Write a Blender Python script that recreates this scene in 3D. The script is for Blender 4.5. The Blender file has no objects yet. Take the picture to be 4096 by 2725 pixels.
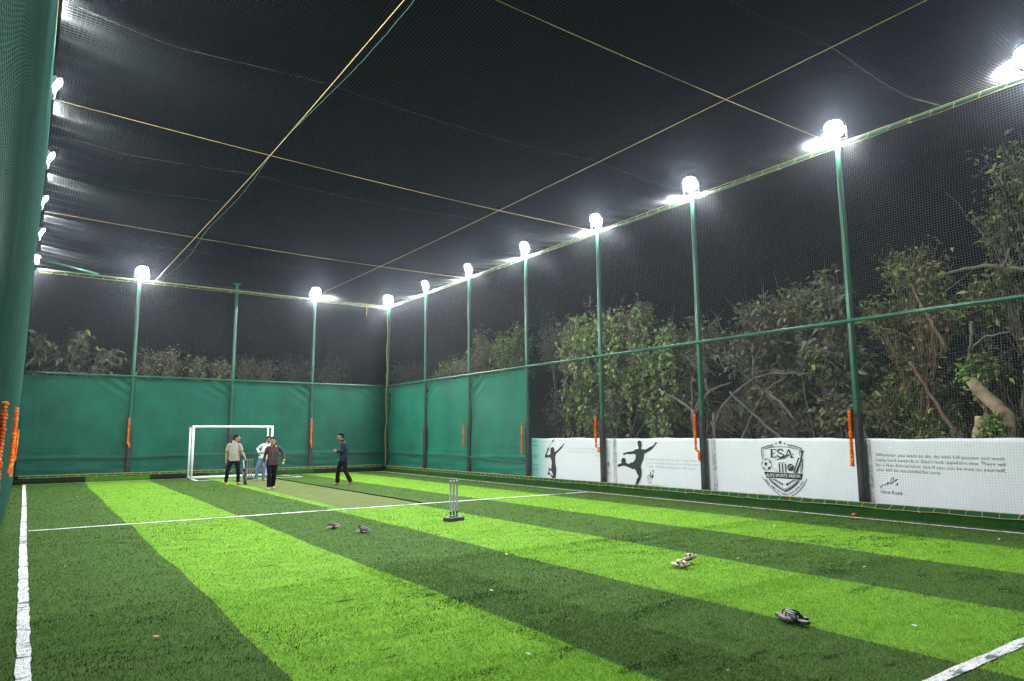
import bpy, math, random
import numpy as np
from mathutils import Vector, Matrix
from mathutils.geometry import tessellate_polygon

random.seed(7)
rng = np.random.default_rng(11)
scene = bpy.context.scene
COL = scene.collection

# ------------------------------------------------------------------ camera
cam = bpy.data.cameras.new('camera')
cam.lens = 24.37
cam.sensor_width = 36.0
cam.sensor_fit = 'HORIZONTAL'
cam.clip_start = 0.05
cam.clip_end = 600.0
cam_ob = bpy.data.objects.new('camera', cam)
COL.objects.link(cam_ob)
CR, CU, CF = ((0.820741, -0.571263, -0.006541), (-0.071387, -0.113908, 0.990923), (0.566823, 0.812825, 0.13427))
cam_ob.matrix_world = Matrix(((CR[0], CU[0], -CF[0], 0.0),
                              (CR[1], CU[1], -CF[1], 0.0),
                              (CR[2], CU[2], -CF[2], 1.65),
                              (0, 0, 0, 1)))
scene.camera = cam_ob

# ------------------------------------------------------------------ night sky, exposure
world = bpy.data.worlds.new('World')
scene.world = world
world.use_nodes = True
bg = world.node_tree.nodes['Background']
bg.inputs['Color'].default_value = (0.55, 0.68, 1.0, 1)
bg.inputs['Strength'].default_value = 0.009
scene.view_settings.view_transform = 'Standard'
scene.view_settings.look = 'None'
scene.view_settings.exposure = 0.0
scene.view_settings.gamma = 1.0
scene.cycles.use_denoising = True
scene.cycles.max_bounces = 6
scene.cycles.diffuse_bounces = 3
scene.cycles.glossy_bounces = 2
scene.cycles.transmission_bounces = 2
scene.cycles.transparent_max_bounces = 6
scene.cycles.volume_bounces = 0
scene.cycles.sample_clamp_indirect = 4.0
scene.cycles.caustics_reflective = False
scene.cycles.caustics_refractive = False

LAMP_L = 2300.0         # radiance of the floodlight lenses
HAZE = 0.00034

# ------------------------------------------------------------------ materials
def nodes_of(m):
    return m.node_tree.nodes, m.node_tree.links

def mat(name, col, rough=0.6, amt=0.15, scale=8.0, bump=0.0, bscale=60.0, metal=0.0, spec=0.5,
        stretch=(1, 1, 1), col2=None, trans=0.0):
    m = bpy.data.materials.new(name)
    m.use_nodes = True
    N, L = nodes_of(m)
    b = N['Principled BSDF']
    b.inputs['Roughness'].default_value = rough
    b.inputs['Metallic'].default_value = metal
    b.inputs['Specular IOR Level'].default_value = spec
    tc = N.new('ShaderNodeTexCoord')
    mp = N.new('ShaderNodeMapping')
    mp.inputs['Scale'].default_value = stretch
    L.new(tc.outputs['Object'], mp.inputs['Vector'])
    nz = N.new('ShaderNodeTexNoise')
    nz.inputs['Scale'].default_value = scale
    nz.inputs['Detail'].default_value = 5.0
    L.new(mp.outputs['Vector'], nz.inputs['Vector'])
    rp = N.new('ShaderNodeValToRGB')
    c2 = col2 or tuple(min(1, c * (1 + amt)) for c in col)
    c1 = tuple(c * (1 - amt) for c in col)
    rp.color_ramp.elements[0].position = 0.3
    rp.color_ramp.elements[1].position = 0.7
    rp.color_ramp.elements[0].color = (*c1, 1)
    rp.color_ramp.elements[1].color = (*c2, 1)
    L.new(nz.outputs['Fac'], rp.inputs['Fac'])
    L.new(rp.outputs['Color'], b.inputs['Base Color'])
    if bump:
        n2 = N.new('ShaderNodeTexNoise')
        n2.inputs['Scale'].default_value = bscale
        n2.inputs['Detail'].default_value = 4.0
        L.new(mp.outputs['Vector'], n2.inputs['Vector'])
        bp = N.new('ShaderNodeBump')
        bp.inputs['Strength'].default_value = bump
        bp.inputs['Distance'].default_value = 0.02
        L.new(n2.outputs['Fac'], bp.inputs['Height'])
        L.new(bp.outputs['Normal'], b.inputs['Normal'])
    if trans:
        t = N.new('ShaderNodeBsdfTranslucent')
        L.new(rp.outputs['Color'], t.inputs['Color'])
        mx = N.new('ShaderNodeMixShader')
        mx.inputs['Fac'].default_value = trans
        L.new(b.outputs[0], mx.inputs[1]); L.new(t.outputs[0], mx.inputs[2])
        L.new(mx.outputs[0], N['Material Output'].inputs['Surface'])
    return m

def island_mat(name, stops, rough=0.6, spec=0.3, trans=0.0):
    """colour chosen at random per loose piece (leaf, blade, petal)"""
    m = bpy.data.materials.new(name)
    m.use_nodes = True
    N, L = nodes_of(m)
    b = N['Principled BSDF']
    b.inputs['Roughness'].default_value = rough
    b.inputs['Specular IOR Level'].default_value = spec
    g = N.new('ShaderNodeNewGeometry')
    rp = N.new('ShaderNodeValToRGB')
    e = rp.color_ramp.elements
    e[0].position, e[0].color = stops[0][0], (*stops[0][1], 1)
    e[1].position, e[1].color = stops[-1][0], (*stops[-1][1], 1)
    for p, c in stops[1:-1]:
        k = e.new(p); k.color = (*c, 1)
    L.new(g.outputs['Random Per Island'], rp.inputs['Fac'])
    L.new(rp.outputs['Color'], b.inputs['Base Color'])
    if trans:
        t = N.new('ShaderNodeBsdfTranslucent')
        L.new(rp.outputs['Color'], t.inputs['Color'])
        mx = N.new('ShaderNodeMixShader'); mx.inputs['Fac'].default_value = trans
        L.new(b.outputs[0], mx.inputs[1]); L.new(t.outputs[0], mx.inputs[2])
        L.new(mx.outputs[0], N['Material Output'].inputs['Surface'])
    return m

def turf_mat(name, base, lo, hi, dark, thr, rough=0.55):
    """carpet of plastic blades seen as one sheet: streaky fine noise, worn dark patches of rubber crumb"""
    m = bpy.data.materials.new(name)
    m.use_nodes = True
    N, L = nodes_of(m)
    b = N['Principled BSDF']
    b.inputs['Roughness'].default_value = 0.9
    b.inputs['Specular IOR Level'].default_value = 0.04
    tc = N.new('ShaderNodeTexCoord')
    def noise(scale, detail, st, rough=0.6):
        mp = N.new('ShaderNodeMapping'); mp.inputs['Scale'].default_value = st
        L.new(tc.outputs['Object'], mp.inputs['Vector'])
        n = N.new('ShaderNodeTexNoise'); n.inputs['Scale'].default_value = scale
        n.inputs['Detail'].default_value = detail
        n.inputs['Roughness'].default_value = rough
        L.new(mp.outputs['Vector'], n.inputs['Vector'])
        return n
    fine = noise(55, 6, (1, 1, 1), 0.75)
    mid = noise(2.2, 4, (1, 1.6, 1))
    r1 = N.new('ShaderNodeValToRGB')
    r1.color_ramp.elements[0].position = 0.33; r1.color_ramp.elements[0].color = (*lo, 1)
    r1.color_ramp.elements[1].position = 0.66; r1.color_ramp.elements[1].color = (*hi, 1)
    k = r1.color_ramp.elements.new(0.5); k.color = (*base, 1)
    L.new(fine.outputs['Fac'], r1.inputs['Fac'])
    r2 = N.new('ShaderNodeValToRGB')
    r2.color_ramp.elements[0].position = 0.3; r2.color_ramp.elements[0].color = (0.78, 0.78, 0.78, 1)
    r2.color_ramp.elements[1].position = 0.7; r2.color_ramp.elements[1].color = (1.12, 1.12, 1.12, 1)
    L.new(mid.outputs['Fac'], r2.inputs['Fac'])
    mul = N.new('ShaderNodeMix'); mul.data_type = 'RGBA'; mul.blend_type = 'MULTIPLY'
    mul.inputs['Factor'].default_value = 1.0
    L.new(r1.outputs['Color'], mul.inputs[6]); L.new(r2.outputs['Color'], mul.inputs[7])
    patch = noise(7.0, 7, (0.35, 1, 1), 0.72)
    big = noise(0.45, 3, (1, 1, 1))
    add = N.new('ShaderNodeMath'); add.operation = 'MULTIPLY_ADD'
    L.new(big.outputs['Fac'], add.inputs[0]); add.inputs[1].default_value = 0.5
    L.new(patch.outputs['Fac'], add.inputs[2])
    r3 = N.new('ShaderNodeValToRGB')
    r3.color_ramp.elements[0].position = thr; r3.color_ramp.elements[0].color = (0, 0, 0, 1)
    r3.color_ramp.elements[1].position = min(1, thr + 0.06); r3.color_ramp.elements[1].color = (0.85, 0.85, 0.85, 1)
    L.new(add.outputs[0], r3.inputs['Fac'])
    mix = N.new('ShaderNodeMix'); mix.data_type = 'RGBA'
    L.new(r3.outputs['Color'], mix.inputs['Factor'])
    L.new(mul.outputs[2], mix.inputs[6]); mix.inputs[7].default_value = (*dark, 1)
    L.new(mix.outputs[2], b.inputs['Base Color'])
    bp = N.new('ShaderNodeBump'); bp.inputs['Strength'].default_value = 0.7
    bp.inputs['Distance'].default_value = 0.012
    L.new(fine.outputs['Fac'], bp.inputs['Height'])
    L.new(bp.outputs['Normal'], b.inputs['Normal'])
    return m

def emit_mat(name, strength, col=(0.93, 0.97, 1.0)):
    m = bpy.data.materials.new(name)
    m.use_nodes = True
    N, L = nodes_of(m)
    b = N['Principled BSDF']
    b.inputs['Base Color'].default_value = (0.8, 0.8, 0.8, 1)
    b.inputs['Emission Color'].default_value = (*col, 1)
    b.inputs['Emission Strength'].default_value = strength
    return m

M = {}
M['lens'] = emit_mat('led_lens', LAMP_L)
M['housing'] = mat('lamp_housing', (0.05, 0.05, 0.055), 0.5, 0.1)
M['green_steel'] = mat('green_enamel', (0.006, 0.100, 0.048), 0.32, 0.3, 2.0, 0.05, 30)
M['pad'] = mat('black_foam_pad', (0.022, 0.022, 0.025), 0.6, 0.25, 6.0, 0.2, 40)
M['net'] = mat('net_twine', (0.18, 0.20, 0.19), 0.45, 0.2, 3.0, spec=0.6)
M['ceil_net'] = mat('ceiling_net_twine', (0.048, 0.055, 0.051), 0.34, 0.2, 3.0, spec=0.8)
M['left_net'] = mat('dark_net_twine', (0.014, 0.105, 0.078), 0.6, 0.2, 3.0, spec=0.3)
M['seam'] = mat('net_seam_cord', (0.015, 0.13, 0.075), 0.6, 0.2)
M['seamw'] = mat('pale_seam_cord', (0.26, 0.27, 0.26), 0.6, 0.2)
M['rope'] = mat('yellow_rope', (0.46, 0.33, 0.11), 0.6, 0.2, 40)
M['lace'] = mat('yellow_lacing', (0.70, 0.52, 0.13), 0.6, 0.2, 20)
M['white_steel'] = mat('white_goal_paint', (0.78, 0.78, 0.78), 0.35, 0.06, 12)
M['goal_net'] = mat('goal_net_twine', (0.3, 0.3, 0.3), 0.6, 0.1)
M['black_pipe'] = mat('black_pipe', (0.015, 0.02, 0.02), 0.4, 0.2)
M['print_black'] = mat('black_print', (0.012, 0.013, 0.013), 0.5, 0.1)
M['print_grey'] = mat('grey_print', (0.42, 0.42, 0.44), 0.5, 0.1)
M['print_mid'] = mat('dark_grey_print', (0.06, 0.06, 0.065), 0.5, 0.1)
M['print_white'] = mat('white_print', (0.8, 0.8, 0.84), 0.5, 0.02)
M['turf_light'] = turf_mat('light_turf', (0.130, 0.272, 0.022), (0.080, 0.185, 0.013), (0.20, 0.37, 0.045), (0.012, 0.03, 0.008), 0.865)
M['turf_dark'] = turf_mat('dark_turf', (0.050, 0.100, 0.018), (0.027, 0.058, 0.009), (0.090, 0.160, 0.038), (0.008, 0.013, 0.007), 0.87)
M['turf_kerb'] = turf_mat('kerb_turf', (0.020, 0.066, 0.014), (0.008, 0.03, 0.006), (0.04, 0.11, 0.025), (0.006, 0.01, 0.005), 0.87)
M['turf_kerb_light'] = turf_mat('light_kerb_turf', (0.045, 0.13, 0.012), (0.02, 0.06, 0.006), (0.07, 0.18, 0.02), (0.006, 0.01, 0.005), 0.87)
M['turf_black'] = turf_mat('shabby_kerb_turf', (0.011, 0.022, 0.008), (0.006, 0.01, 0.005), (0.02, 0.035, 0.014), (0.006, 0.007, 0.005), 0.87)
M['pitch'] = turf_mat('olive_mat', (0.105, 0.135, 0.044), (0.08, 0.10, 0.032), (0.145, 0.175, 0.062), (0.07, 0.08, 0.03), 0.95)
M['line'] = turf_mat('white_line_turf', (0.74, 0.74, 0.74), (0.42, 0.43, 0.42), (0.88, 0.88, 0.88), (0.03, 0.04, 0.03), 0.80)
M['soil'] = mat('earth', (0.022, 0.019, 0.014), 0.9, 0.5, 2.5, 0.5, 12)
M['garland'] = island_mat('marigold_petals', [(0, (0.78, 0.09, 0.002)), (0.78, (0.88, 0.15, 0.003)), (0.86, (0.85, 0.32, 0.01)), (1, (0.9, 0.40, 0.015))], 0.7)
M['bark'] = mat('grey_bark', (0.12, 0.10, 0.08), 0.85, 0.35, 6, 0.6, 25)
M['bark_tan'] = mat('tan_bark', (0.34, 0.25, 0.155), 0.85, 0.35, 5, 0.5, 18)
M['bark_brown'] = mat('brown_bark', (0.16, 0.10, 0.06), 0.85, 0.35, 6, 0.6, 25)

# ------------------------------------------------------------------ mesh helpers
def link(o, parent=None):
    COL.objects.link(o)
    if parent is not None:
        o.parent = parent
    return o

def tag(o, label=None, cat=None, group=None, kind=None):
    if label: o['label'] = label
    if cat: o['category'] = cat
    if group: o['group'] = group
    if kind: o['kind'] = kind
    return o

def empty(name, loc=(0, 0, 0), rz=0.0):
    o = bpy.data.objects.new(name, None)
    o.empty_display_size = 0.2
    o.location = loc
    o.rotation_euler = (0, 0, rz)
    return link(o)

def fast(name, V, F, materials, parent=None, smooth=False, midx=None):
    """V (n,3) array, F (m,k) array with one polygon size"""
    V = np.ascontiguousarray(V, dtype=np.float32).reshape(-1, 3)
    F = np.ascontiguousarray(F, dtype=np.int32)
    m, k = F.shape
    me = bpy.data.meshes.new(name)
    me.vertices.add(len(V)); me.vertices.foreach_set('co', V.ravel())
    me.loops.add(m * k); me.loops.foreach_set('vertex_index', F.ravel())
    me.polygons.add(m)
    me.polygons.foreach_set('loop_start', np.arange(0, m * k, k, dtype=np.int32))
    try:
        me.polygons.foreach_set('loop_total', np.full(m, k, dtype=np.int32))
    except Exception:
        pass
    for q in (materials if isinstance(materials, (list, tuple)) else [materials]):
        me.materials.append(q)
    if midx is not None:
        me.polygons.foreach_set('material_index', np.ascontiguousarray(midx, dtype=np.int32))
    me.polygons.foreach_set('use_smooth', np.full(m, bool(smooth)))
    me.update(calc_edges=True)
    me.validate()
    return link(bpy.data.objects.new(name, me), parent)

class MB:
    def __init__(s):
        s.v = []; s.f = []
    def add(s, V, F):
        b = len(s.v)
        s.v += [tuple(p) for p in V]
        s.f += [tuple(b + i for i in q) for q in F]
        return s
    def box(s, lo, hi, M4=None):
        x0, y0, z0 = lo; x1, y1, z1 = hi
        V = [(x0, y0, z0), (x1, y0, z0), (x1, y1, z0), (x0, y1, z0), (x0, y0, z1), (x1, y0, z1), (x1, y1, z1), (x0, y1, z1)]
        if M4 is not None: V = [M4 @ Vector(p) for p in V]
        return s.add(V, [(3, 2, 1, 0), (4, 5, 6, 7), (0, 1, 5, 4), (1, 2, 6, 5), (2, 3, 7, 6), (3, 0, 4, 7)])
    def rbox(s, lo, hi, r, M4=None):
        """box with chamfered vertical edges and top/bottom edges"""
        x0, y0, z0 = lo; x1, y1, z1 = hi
        rings = []
        for z, d in ((z0, r), (z0 + r, 0), (z1 - r, 0), (z1, r)):
            a, b, c, e = x0 + d, x1 - d, y0 + d, y1 - d
            rings.append([(a + r, c, z), (b - r, c, z), (b, c + r, z), (b, e - r, z), (b - r, e, z), (a + r, e, z), (a, e - r, z), (a, c + r, z)])
        V = [p for q in rings for p in q]
        if M4 is not None: V = [M4 @ Vector(p) for p in V]
        F = []
        for i in range(3):
            for k in range(8):
                F.append((i * 8 + k, i * 8 + (k + 1) % 8, i * 8 + 8 + (k + 1) % 8, i * 8 + 8 + k))
        F.append(tuple(range(7, -1, -1))); F.append(tuple(range(24, 32)))
        return s.add(V, F)
    def loft(s, pts, radii, n=12, side=None, caps=True):
        """rings along pts; radii = float or (a, b); side = preferred direction of the a axis"""
        pts = [Vector(p) for p in pts]
        V = []; prev = None
        m = len(pts)
        for i, p in enumerate(pts):
            t = (pts[min(i + 1, m - 1)] - pts[max(i - 1, 0)])
            if t.length < 1e-9: t = Vector((0, 0, 1))
            t.normalize()
            ref = Vector(side) if side is not None else (prev if prev is not None else (Vector((0, 0, 1)) if abs(t.z) < 0.9 else Vector((1, 0, 0))))
            a = ref - t * ref.dot(t)
            if a.length < 1e-6: a = t.orthogonal()
            a.normalize(); b = t.cross(a); prev = a
            r = radii[i] if isinstance(radii, (list, tuple)) else radii
            ra, rb = r if isinstance(r, (tuple, list)) else (r, r)
            for k in range(n):
                w = 2 * math.pi * k / n
                V.append(p + a * (ra * math.cos(w)) + b * (rb * math.sin(w)))
        F = []
        for i in range(m - 1):
            for k in range(n):
                F.append((i * n + k, i * n + (k + 1) % n, i * n + n + (k + 1) % n, i * n + n + k))
        if caps:
            F.append(tuple(range(n - 1, -1, -1))); F.append(tuple(range((m - 1) * n, m * n)))
        return s.add(V, F)
    tube = loft
    def ball(s, c, r, n=12, m=8, M3=None):
        c = Vector(c); rx, ry, rz = r if isinstance(r, (tuple, list)) else (r, r, r)
        V = []; F = []
        for i in range(1, m):
            ph = math.pi * i / m
            for k in range(n):
                th = 2 * math.pi * k / n
                p = Vector((rx * math.sin(ph) * math.cos(th), ry * math.sin(ph) * math.sin(th), rz * math.cos(ph)))
                V.append(c + (M3 @ p if M3 is not None else p))
        for e in (1, -1):
            p = Vector((0, 0, e * rz)); V.append(c + (M3 @ p if M3 is not None else p))
        for i in range(m - 2):
            for k in range(n):
                F.append((i * n + k, (i + 1) * n + k, (i + 1) * n + (k + 1) % n, i * n + (k + 1) % n))
        T = (m - 1) * n
        for k in range(n):
            F.append((T, k, (k + 1) % n)); F.append((T + 1, (m - 2) * n + (k + 1) % n, (m - 2) * n + k))
        return s.add(V, F)
    def build(s, name, material, parent=None, smooth=False):
        me = bpy.data.meshes.new(name)
        me.from_pydata([tuple(p) for p in s.v], [], s.f)
        for q in (material if isinstance(material, (list, tuple)) else [material]): me.materials.append(q)
        if smooth:
            me.polygons.foreach_set('use_smooth', [True] * len(me.polygons))
        me.update()
        return link(bpy.data.objects.new(name, me), parent)

def smooth_noise(x, y, sx=1.0, sy=1.0, seed=0):
    """cheap smooth value noise on arrays"""
    x = np.asarray(x, float) * sx + seed * 17.31; y = np.asarray(y, float) * sy + seed * 5.77
    xi = np.floor(x); yi = np.floor(y); fx = x - xi; fy = y - yi
    fx = fx * fx * (3 - 2 * fx); fy = fy * fy * (3 - 2 * fy)
    def h(a, b):
        t = np.sin(a * 127.1 + b * 311.7 + seed * 74.7) * 43758.5453
        return t - np.floor(t)
    return (h(xi, yi) * (1 - fx) + h(xi + 1, yi) * fx) * (1 - fy) + (h(xi, yi + 1) * (1 - fx) + h(xi + 1, yi + 1) * fx) * fy

def strands_arrays(P, r):
    """P (n,m,3) polylines -> three-sided tubes; r scalar or (m,) taper"""
    n, m, _ = P.shape
    T = np.empty_like(P)
    T[:, 1:-1] = P[:, 2:] - P[:, :-2]
    T[:, 0] = P[:, 1] - P[:, 0]; T[:, -1] = P[:, -1] - P[:, -2]
    T /= np.linalg.norm(T, axis=2, keepdims=True) + 1e-9
    ref = np.where(np.abs(T[..., 2:3]) < 0.8, np.array([0., 0., 1.]), np.array([1., 0., 0.]))
    A = np.cross(T, ref); A /= np.linalg.norm(A, axis=2, keepdims=True) + 1e-9
    B = np.cross(T, A)
    rr = np.asarray(r, float)
    rr = rr[None, :, None] if rr.ndim == 1 else rr
    V = np.empty((n, m, 3, 3))
    for k in range(3):
        w = 2 * math.pi * k / 3 + 0.5
        V[:, :, k] = P + (A * math.cos(w) + B * math.sin(w)) * rr
    base = (np.arange(n)[:, None, None] * m + np.arange(m - 1)[None, :, None]) * 3
    k = np.arange(3)[None, None, :]; k2 = (k + 1) % 3
    F = np.stack([base + k, base + k2, base + 3 + k2, base + 3 + k], axis=-1).reshape(-1, 4)
    return V.reshape(-1, 3), F

def join_arrays(parts):
    Vs = []; Fs = []; b = 0
    for V, F in parts:
        Vs.append(V); Fs.append(F + b); b += len(V)
    return np.concatenate(Vs), np.concatenate(Fs)

# ================================================================== the setting
XR, YB = 14.18, 30.88          # planes of the right and back walls
ZT, ZM = 7.86, 3.98            # top rail, middle rail
RY = [4.15, 7.79, 11.86, 15.63, 19.43, 23.30, 26.97]      # posts of the right wall
LY = [7.72, 11.30, 15.08, 19.26, 22.95, 26.68]            # posts of the left wall
BX = [3.33, 7.07, 10.50]                                  # posts of the back wall
def left_x(z, y=15.0):         # the left wall leans inward
    top = np.interp(y, [18.0, 31.0], [-.115, -.26])
    return -0.31 + (top + .31) * (z / ZT)

S = 60.0
o = fast('ground', [(-S, -S, -0.06), (S + 20, -S, -0.06), (S + 20, S + 40, -0.06), (-S, S + 40, -0.06)], [[0, 1, 2, 3]], M['soil'])
tag(o, kind='structure')

EDGE0 = [1.60, 3.63, 5.62, 7.64, 9.66, 11.68]
def edge_x(k, y):
    y = np.asarray(y, float)
    return EDGE0[k] + 0.013 * (y - 3) + 0.018 * np.sin(y * 0.9 + k * 2.1) + 0.010 * np.sin(y * 2.7 + k) + np.where(y > 15.3, 0.05 * ((k % 3) - 1), 0.0)

def stripe_of(x, y):
    i = np.zeros(np.shape(x), int)
    for k in range(6):
        i += (np.asarray(x) > edge_x(k, y)).astype(int)
    return i                    # 0 dark 1 light 2 dark ...

ys = np.concatenate([np.arange(-7, 15.3, 0.35), [15.3, 15.301], np.arange(15.6, 30.7, 0.35)])
V = []; F = []; mi = []
cols = [np.full(len(ys), -0.45)] + [edge_x(k, ys) for k in range(6)] + [np.full(len(ys), 14.6)]
for j, y in enumerate(ys):
    for c in cols: V.append((c[j], y, 0.0))
for j in range(len(ys) - 1):
    for c in range(7):
        a = j * 8 + c
        F.append((a, a + 1, a + 9, a + 8)); mi.append(c % 2)
turf = fast('turf', V, F, [M['turf_dark'], M['turf_light']], midx=mi)
tag(turf, kind='structure')

# olive batting mat let into the turf
V = []; F = []
yy = np.linspace(15.42, 28.2, 40)
for y in yy:
    t = (y - 15.42) / 12.8
    V += [(6.12 + 0.22 * t + 0.012 * math.sin(y * 3), y, 0.005), (8.03 + 0.05 * t + 0.012 * math.sin(y * 2.3), y, 0.005)]
for j in range(len(yy) - 1): F.append((2 * j, 2 * j + 1, 2 * j + 3, 2 * j + 2))
tag(fast('pitch_mat', V, F, M['pitch']), kind='structure')
# dark strip standing in for the shadow line along the mat's far edge
mb = MB()
pts = [(8.035 + 0.05 * (y - 15.42) / 12.8 + 0.012 * math.sin(y * 2.3) + 0.015, y, 0.004) for y in yy]
mb.tube(pts, [(0.030, 0.012)] * len(pts), 6)
tag(mb.build('mat_edge_shadow', M['turf_black']), kind='structure')

def line_strip(name, P, w):
    V = []; F = []
    P = [Vector(p) for p in P]
    Q = []
    for a, b in zip(P[:-1], P[1:]):
        n = max(2, int((b - a).length / 0.12))
        for i in range(n): Q.append(a.lerp(b, i / n))
    Q.append(P[-1])
    for i, p in enumerate(Q):
        t = (Q[min(i + 1, len(Q) - 1)] - Q[max(i - 1, 0)]).normalized()
        nrm = Vector((-t.y, t.x, 0))
        s = random.uniform(-1, 1) * 0.006
        off = 0.006 * math.sin(i * 0.051 + w * 70)
        V += [tuple(p + nrm * (off - w / 2 + s)), tuple(p + nrm * (off + w / 2 + random.uniform(-1, 1) * 0.007))]
    for i in range(len(Q) - 1): F.append((2 * i, 2 * i + 1, 2 * i + 3, 2 * i + 2))
    tag(fast(name, V, F, M['line']), kind='structure')
    return Q
LINES = [
    ('left_sideline', [(0.105, -4, .008), (0.10, 30.0, .008)], 0.092),
    ('right_sideline', [(13.37, 2.4, .008), (13.36, 18, .008), (13.55, 30.0, .008)], 0.085),
    ('crossing_line', [(0.17, 15.26, .012), (8.0, 15.27, .012), (13.34, 15.33, .012)], 0.105),
    ('back_line', [(0.05, 30.12, .012), (13.6, 29.95, .012)], 0.09),
    ('near_line', [(4.6, 2.405, .008), (13.3, 2.39, .008)], 0.092),
    ('goal_box_line', [(5.45, 29.9, .008), (5.40, 28.45, .008)], 0.11),
    ('goal_box_front_line', [(5.38, 28.4, .012), (9.36, 28.25, .012)], 0.10),
    ('goal_box_side_line', [(9.36, 28.3, .008), (9.0, 29.9, .008)], 0.11),
]
for n_, p_, w_ in LINES: line_strip(n_, p_, w_)

# turf-covered kerbs
def kerb(P, prof, name, cuts=None):
    """extrude a profile [(offset, z)] along the straight run P[0]->P[1]"""
    a, b = Vector(P[0]), Vector(P[1])
    d = (b - a); n = int(d.length / 0.3); d.normalize(); out = Vector((d.y, -d.x, 0))
    V = []; F = []; mi = []
    for i in range(n + 1):
        p = a.lerp(b, i / n)
        for q, (o_, z_) in enumerate(prof):
            jz = 0.008 * math.sin(i * 1.3 + q) + random.uniform(-.004, .004)
            V.append(tuple(p + out * (o_ + jz) + Vector((0, 0, z_ + (jz if z_ > .02 else 0)))))
    m = len(prof)
    for i in range(n):
        p = a.lerp(b, (i + .5) / n)
        for q in range(m - 1):
            F.append((i * m + q, i * m + q + 1, i * m + m + q + 1, i * m + m + q)); mi.append(cuts(p) if cuts else 0)
    ob = fast(name, V, F, [M['turf_kerb'], M['turf_black'], M['turf_kerb_light']], midx=mi, smooth=True)
    return tag(ob, kind='structure')
kerb([(13.88, -4, 0), (13.88, 30.4, 0)], [(0, -.02), (0.03, .06), (0.10, .125), (0.5, .14)], 'right_kerb', lambda p: 0)
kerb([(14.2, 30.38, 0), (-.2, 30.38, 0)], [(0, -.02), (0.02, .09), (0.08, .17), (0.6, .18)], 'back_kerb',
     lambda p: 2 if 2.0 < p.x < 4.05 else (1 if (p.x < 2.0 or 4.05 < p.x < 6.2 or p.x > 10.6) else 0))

# ------------------------------------------------------------------ blades of the artificial grass
def blades(n, x0, x1, y0, y1, h, w, seed):
    r = np.random.default_rng(seed)
    x = r.uniform(x0, x1, n); y = r.uniform(y0, y1, n)
    # worn patches show the crumb between blades
    wear = 0.55 * smooth_noise(x, y, 2.0, 5.5, 3) + 0.35 * smooth_noise(x + .3 * y, y - .2 * x, 6, 15, 6) + 0.35 * smooth_noise(x - .4 * y, y + .5 * x, .6, .6, 8)
    worn = (wear + r.normal(0, .045, n)) > 0.825
    # only what the camera's side can see
    st = stripe_of(x, y) % 2
    for _, P, lw in LINES:
        for a, b in zip(P[:-1], P[1:]):
            dx, dy = b[0] - a[0], b[1] - a[1]; ln = math.hypot(dx, dy)
            t = ((x - a[0]) * dx + (y - a[1]) * dy) / ln ** 2
            dd = np.abs((x - a[0]) * dy - (y - a[1]) * dx) / ln
            on = (t > 0) & (t < 1) & (dd < lw * 0.52)
            st = np.where(on, np.where(r.random(n) < .20, 0, 2), st)
    st = np.where(worn & (st < 2), st + 3, st)
    hole = (smooth_noise(x, y, 9, 14, 9) > .66) & (st == 2)
    inm = (x > 6.1) & (x < 8.06) & (y > 15.4) & (y < 28.3)
    ok = ~inm & ~hole
    x, y, st = x[ok], y[ok], st[ok]; n = len(x)
    hh = h * r.uniform(.55, 1.1, n); ww = w * r.uniform(.7, 1.3, n)
    az = r.uniform(0, 2 * np.pi, n)
    lean = r.uniform(.15, .95, n)
    la = r.normal(-1.2, 1.2, n)                      # the pile leans loosely one way
    lx, ly = np.cos(la) * lean * hh, np.sin(la) * lean * hh
    px, py = np.cos(az) * ww / 2, np.sin(az) * ww / 2
    z0 = np.zeros(n) + 0.002
    A = np.stack([x - px, y - py, z0], 1); B = np.stack([x + px, y + py, z0], 1)
    C = np.stack([x + px * .8 + lx * .35, y + py * .8 + ly * .35, hh * .6], 1)
    D = np.stack([x - px * .8 + lx * .35, y - py * .8 + ly * .35, hh * .6], 1)
    zt = hh * np.clip(1 - .35 * lean, .5, 1)
    E = np.stack([x + px * .25 + lx, y + py * .25 + ly, zt], 1); G = np.stack([x - px * .25 + lx, y - py * .25 + ly, zt], 1)
    V = np.stack([A, B, C, D, E, G], 1).reshape(-1, 3)
    b = np.arange(n)[:, None] * 6
    F = np.concatenate([b + np.array([[0, 1, 2, 3]]), b + np.array([[3, 2, 4, 5]])], 1).reshape(-1, 4)
    return V, F, np.repeat(st, 2)
M['blade_dark'] = island_mat('dark_blades', [(0, (0.032, 0.078, 0.009)), (.45, (0.052, 0.120, 0.016)), (.8, (0.094, 0.175, 0.036)), (1, (0.21, 0.29, 0.13))], .5, .18, .25)
M['blade_light'] = island_mat('light_blades', [(0, (0.085, 0.225, 0.010)), (.45, (0.122, 0.295, 0.014)), (.85, (0.19, 0.40, 0.035)), (1, (0.30, 0.50, 0.10))], .5, .18, .25)
M['blade_white'] = island_mat('white_blades', [(0, (0.62, 0.62, 0.62)), (1, (0.86, 0.86, 0.86))], .45, .3, .2)
M['blade_worn_dark'] = island_mat('worn_dark_blades', [(0, (0.008, 0.014, 0.007)), (.5, (0.022, 0.045, 0.011)), (1, (0.05, 0.11, 0.02))], .7, .1)
M['blade_worn_light'] = island_mat('worn_light_blades', [(0, (0.008, 0.018, 0.006)), (.6, (0.025, 0.065, 0.010)), (1, (0.09, 0.24, 0.02))], .7, .1)
parts = []; ms = []; off = 0
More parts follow.
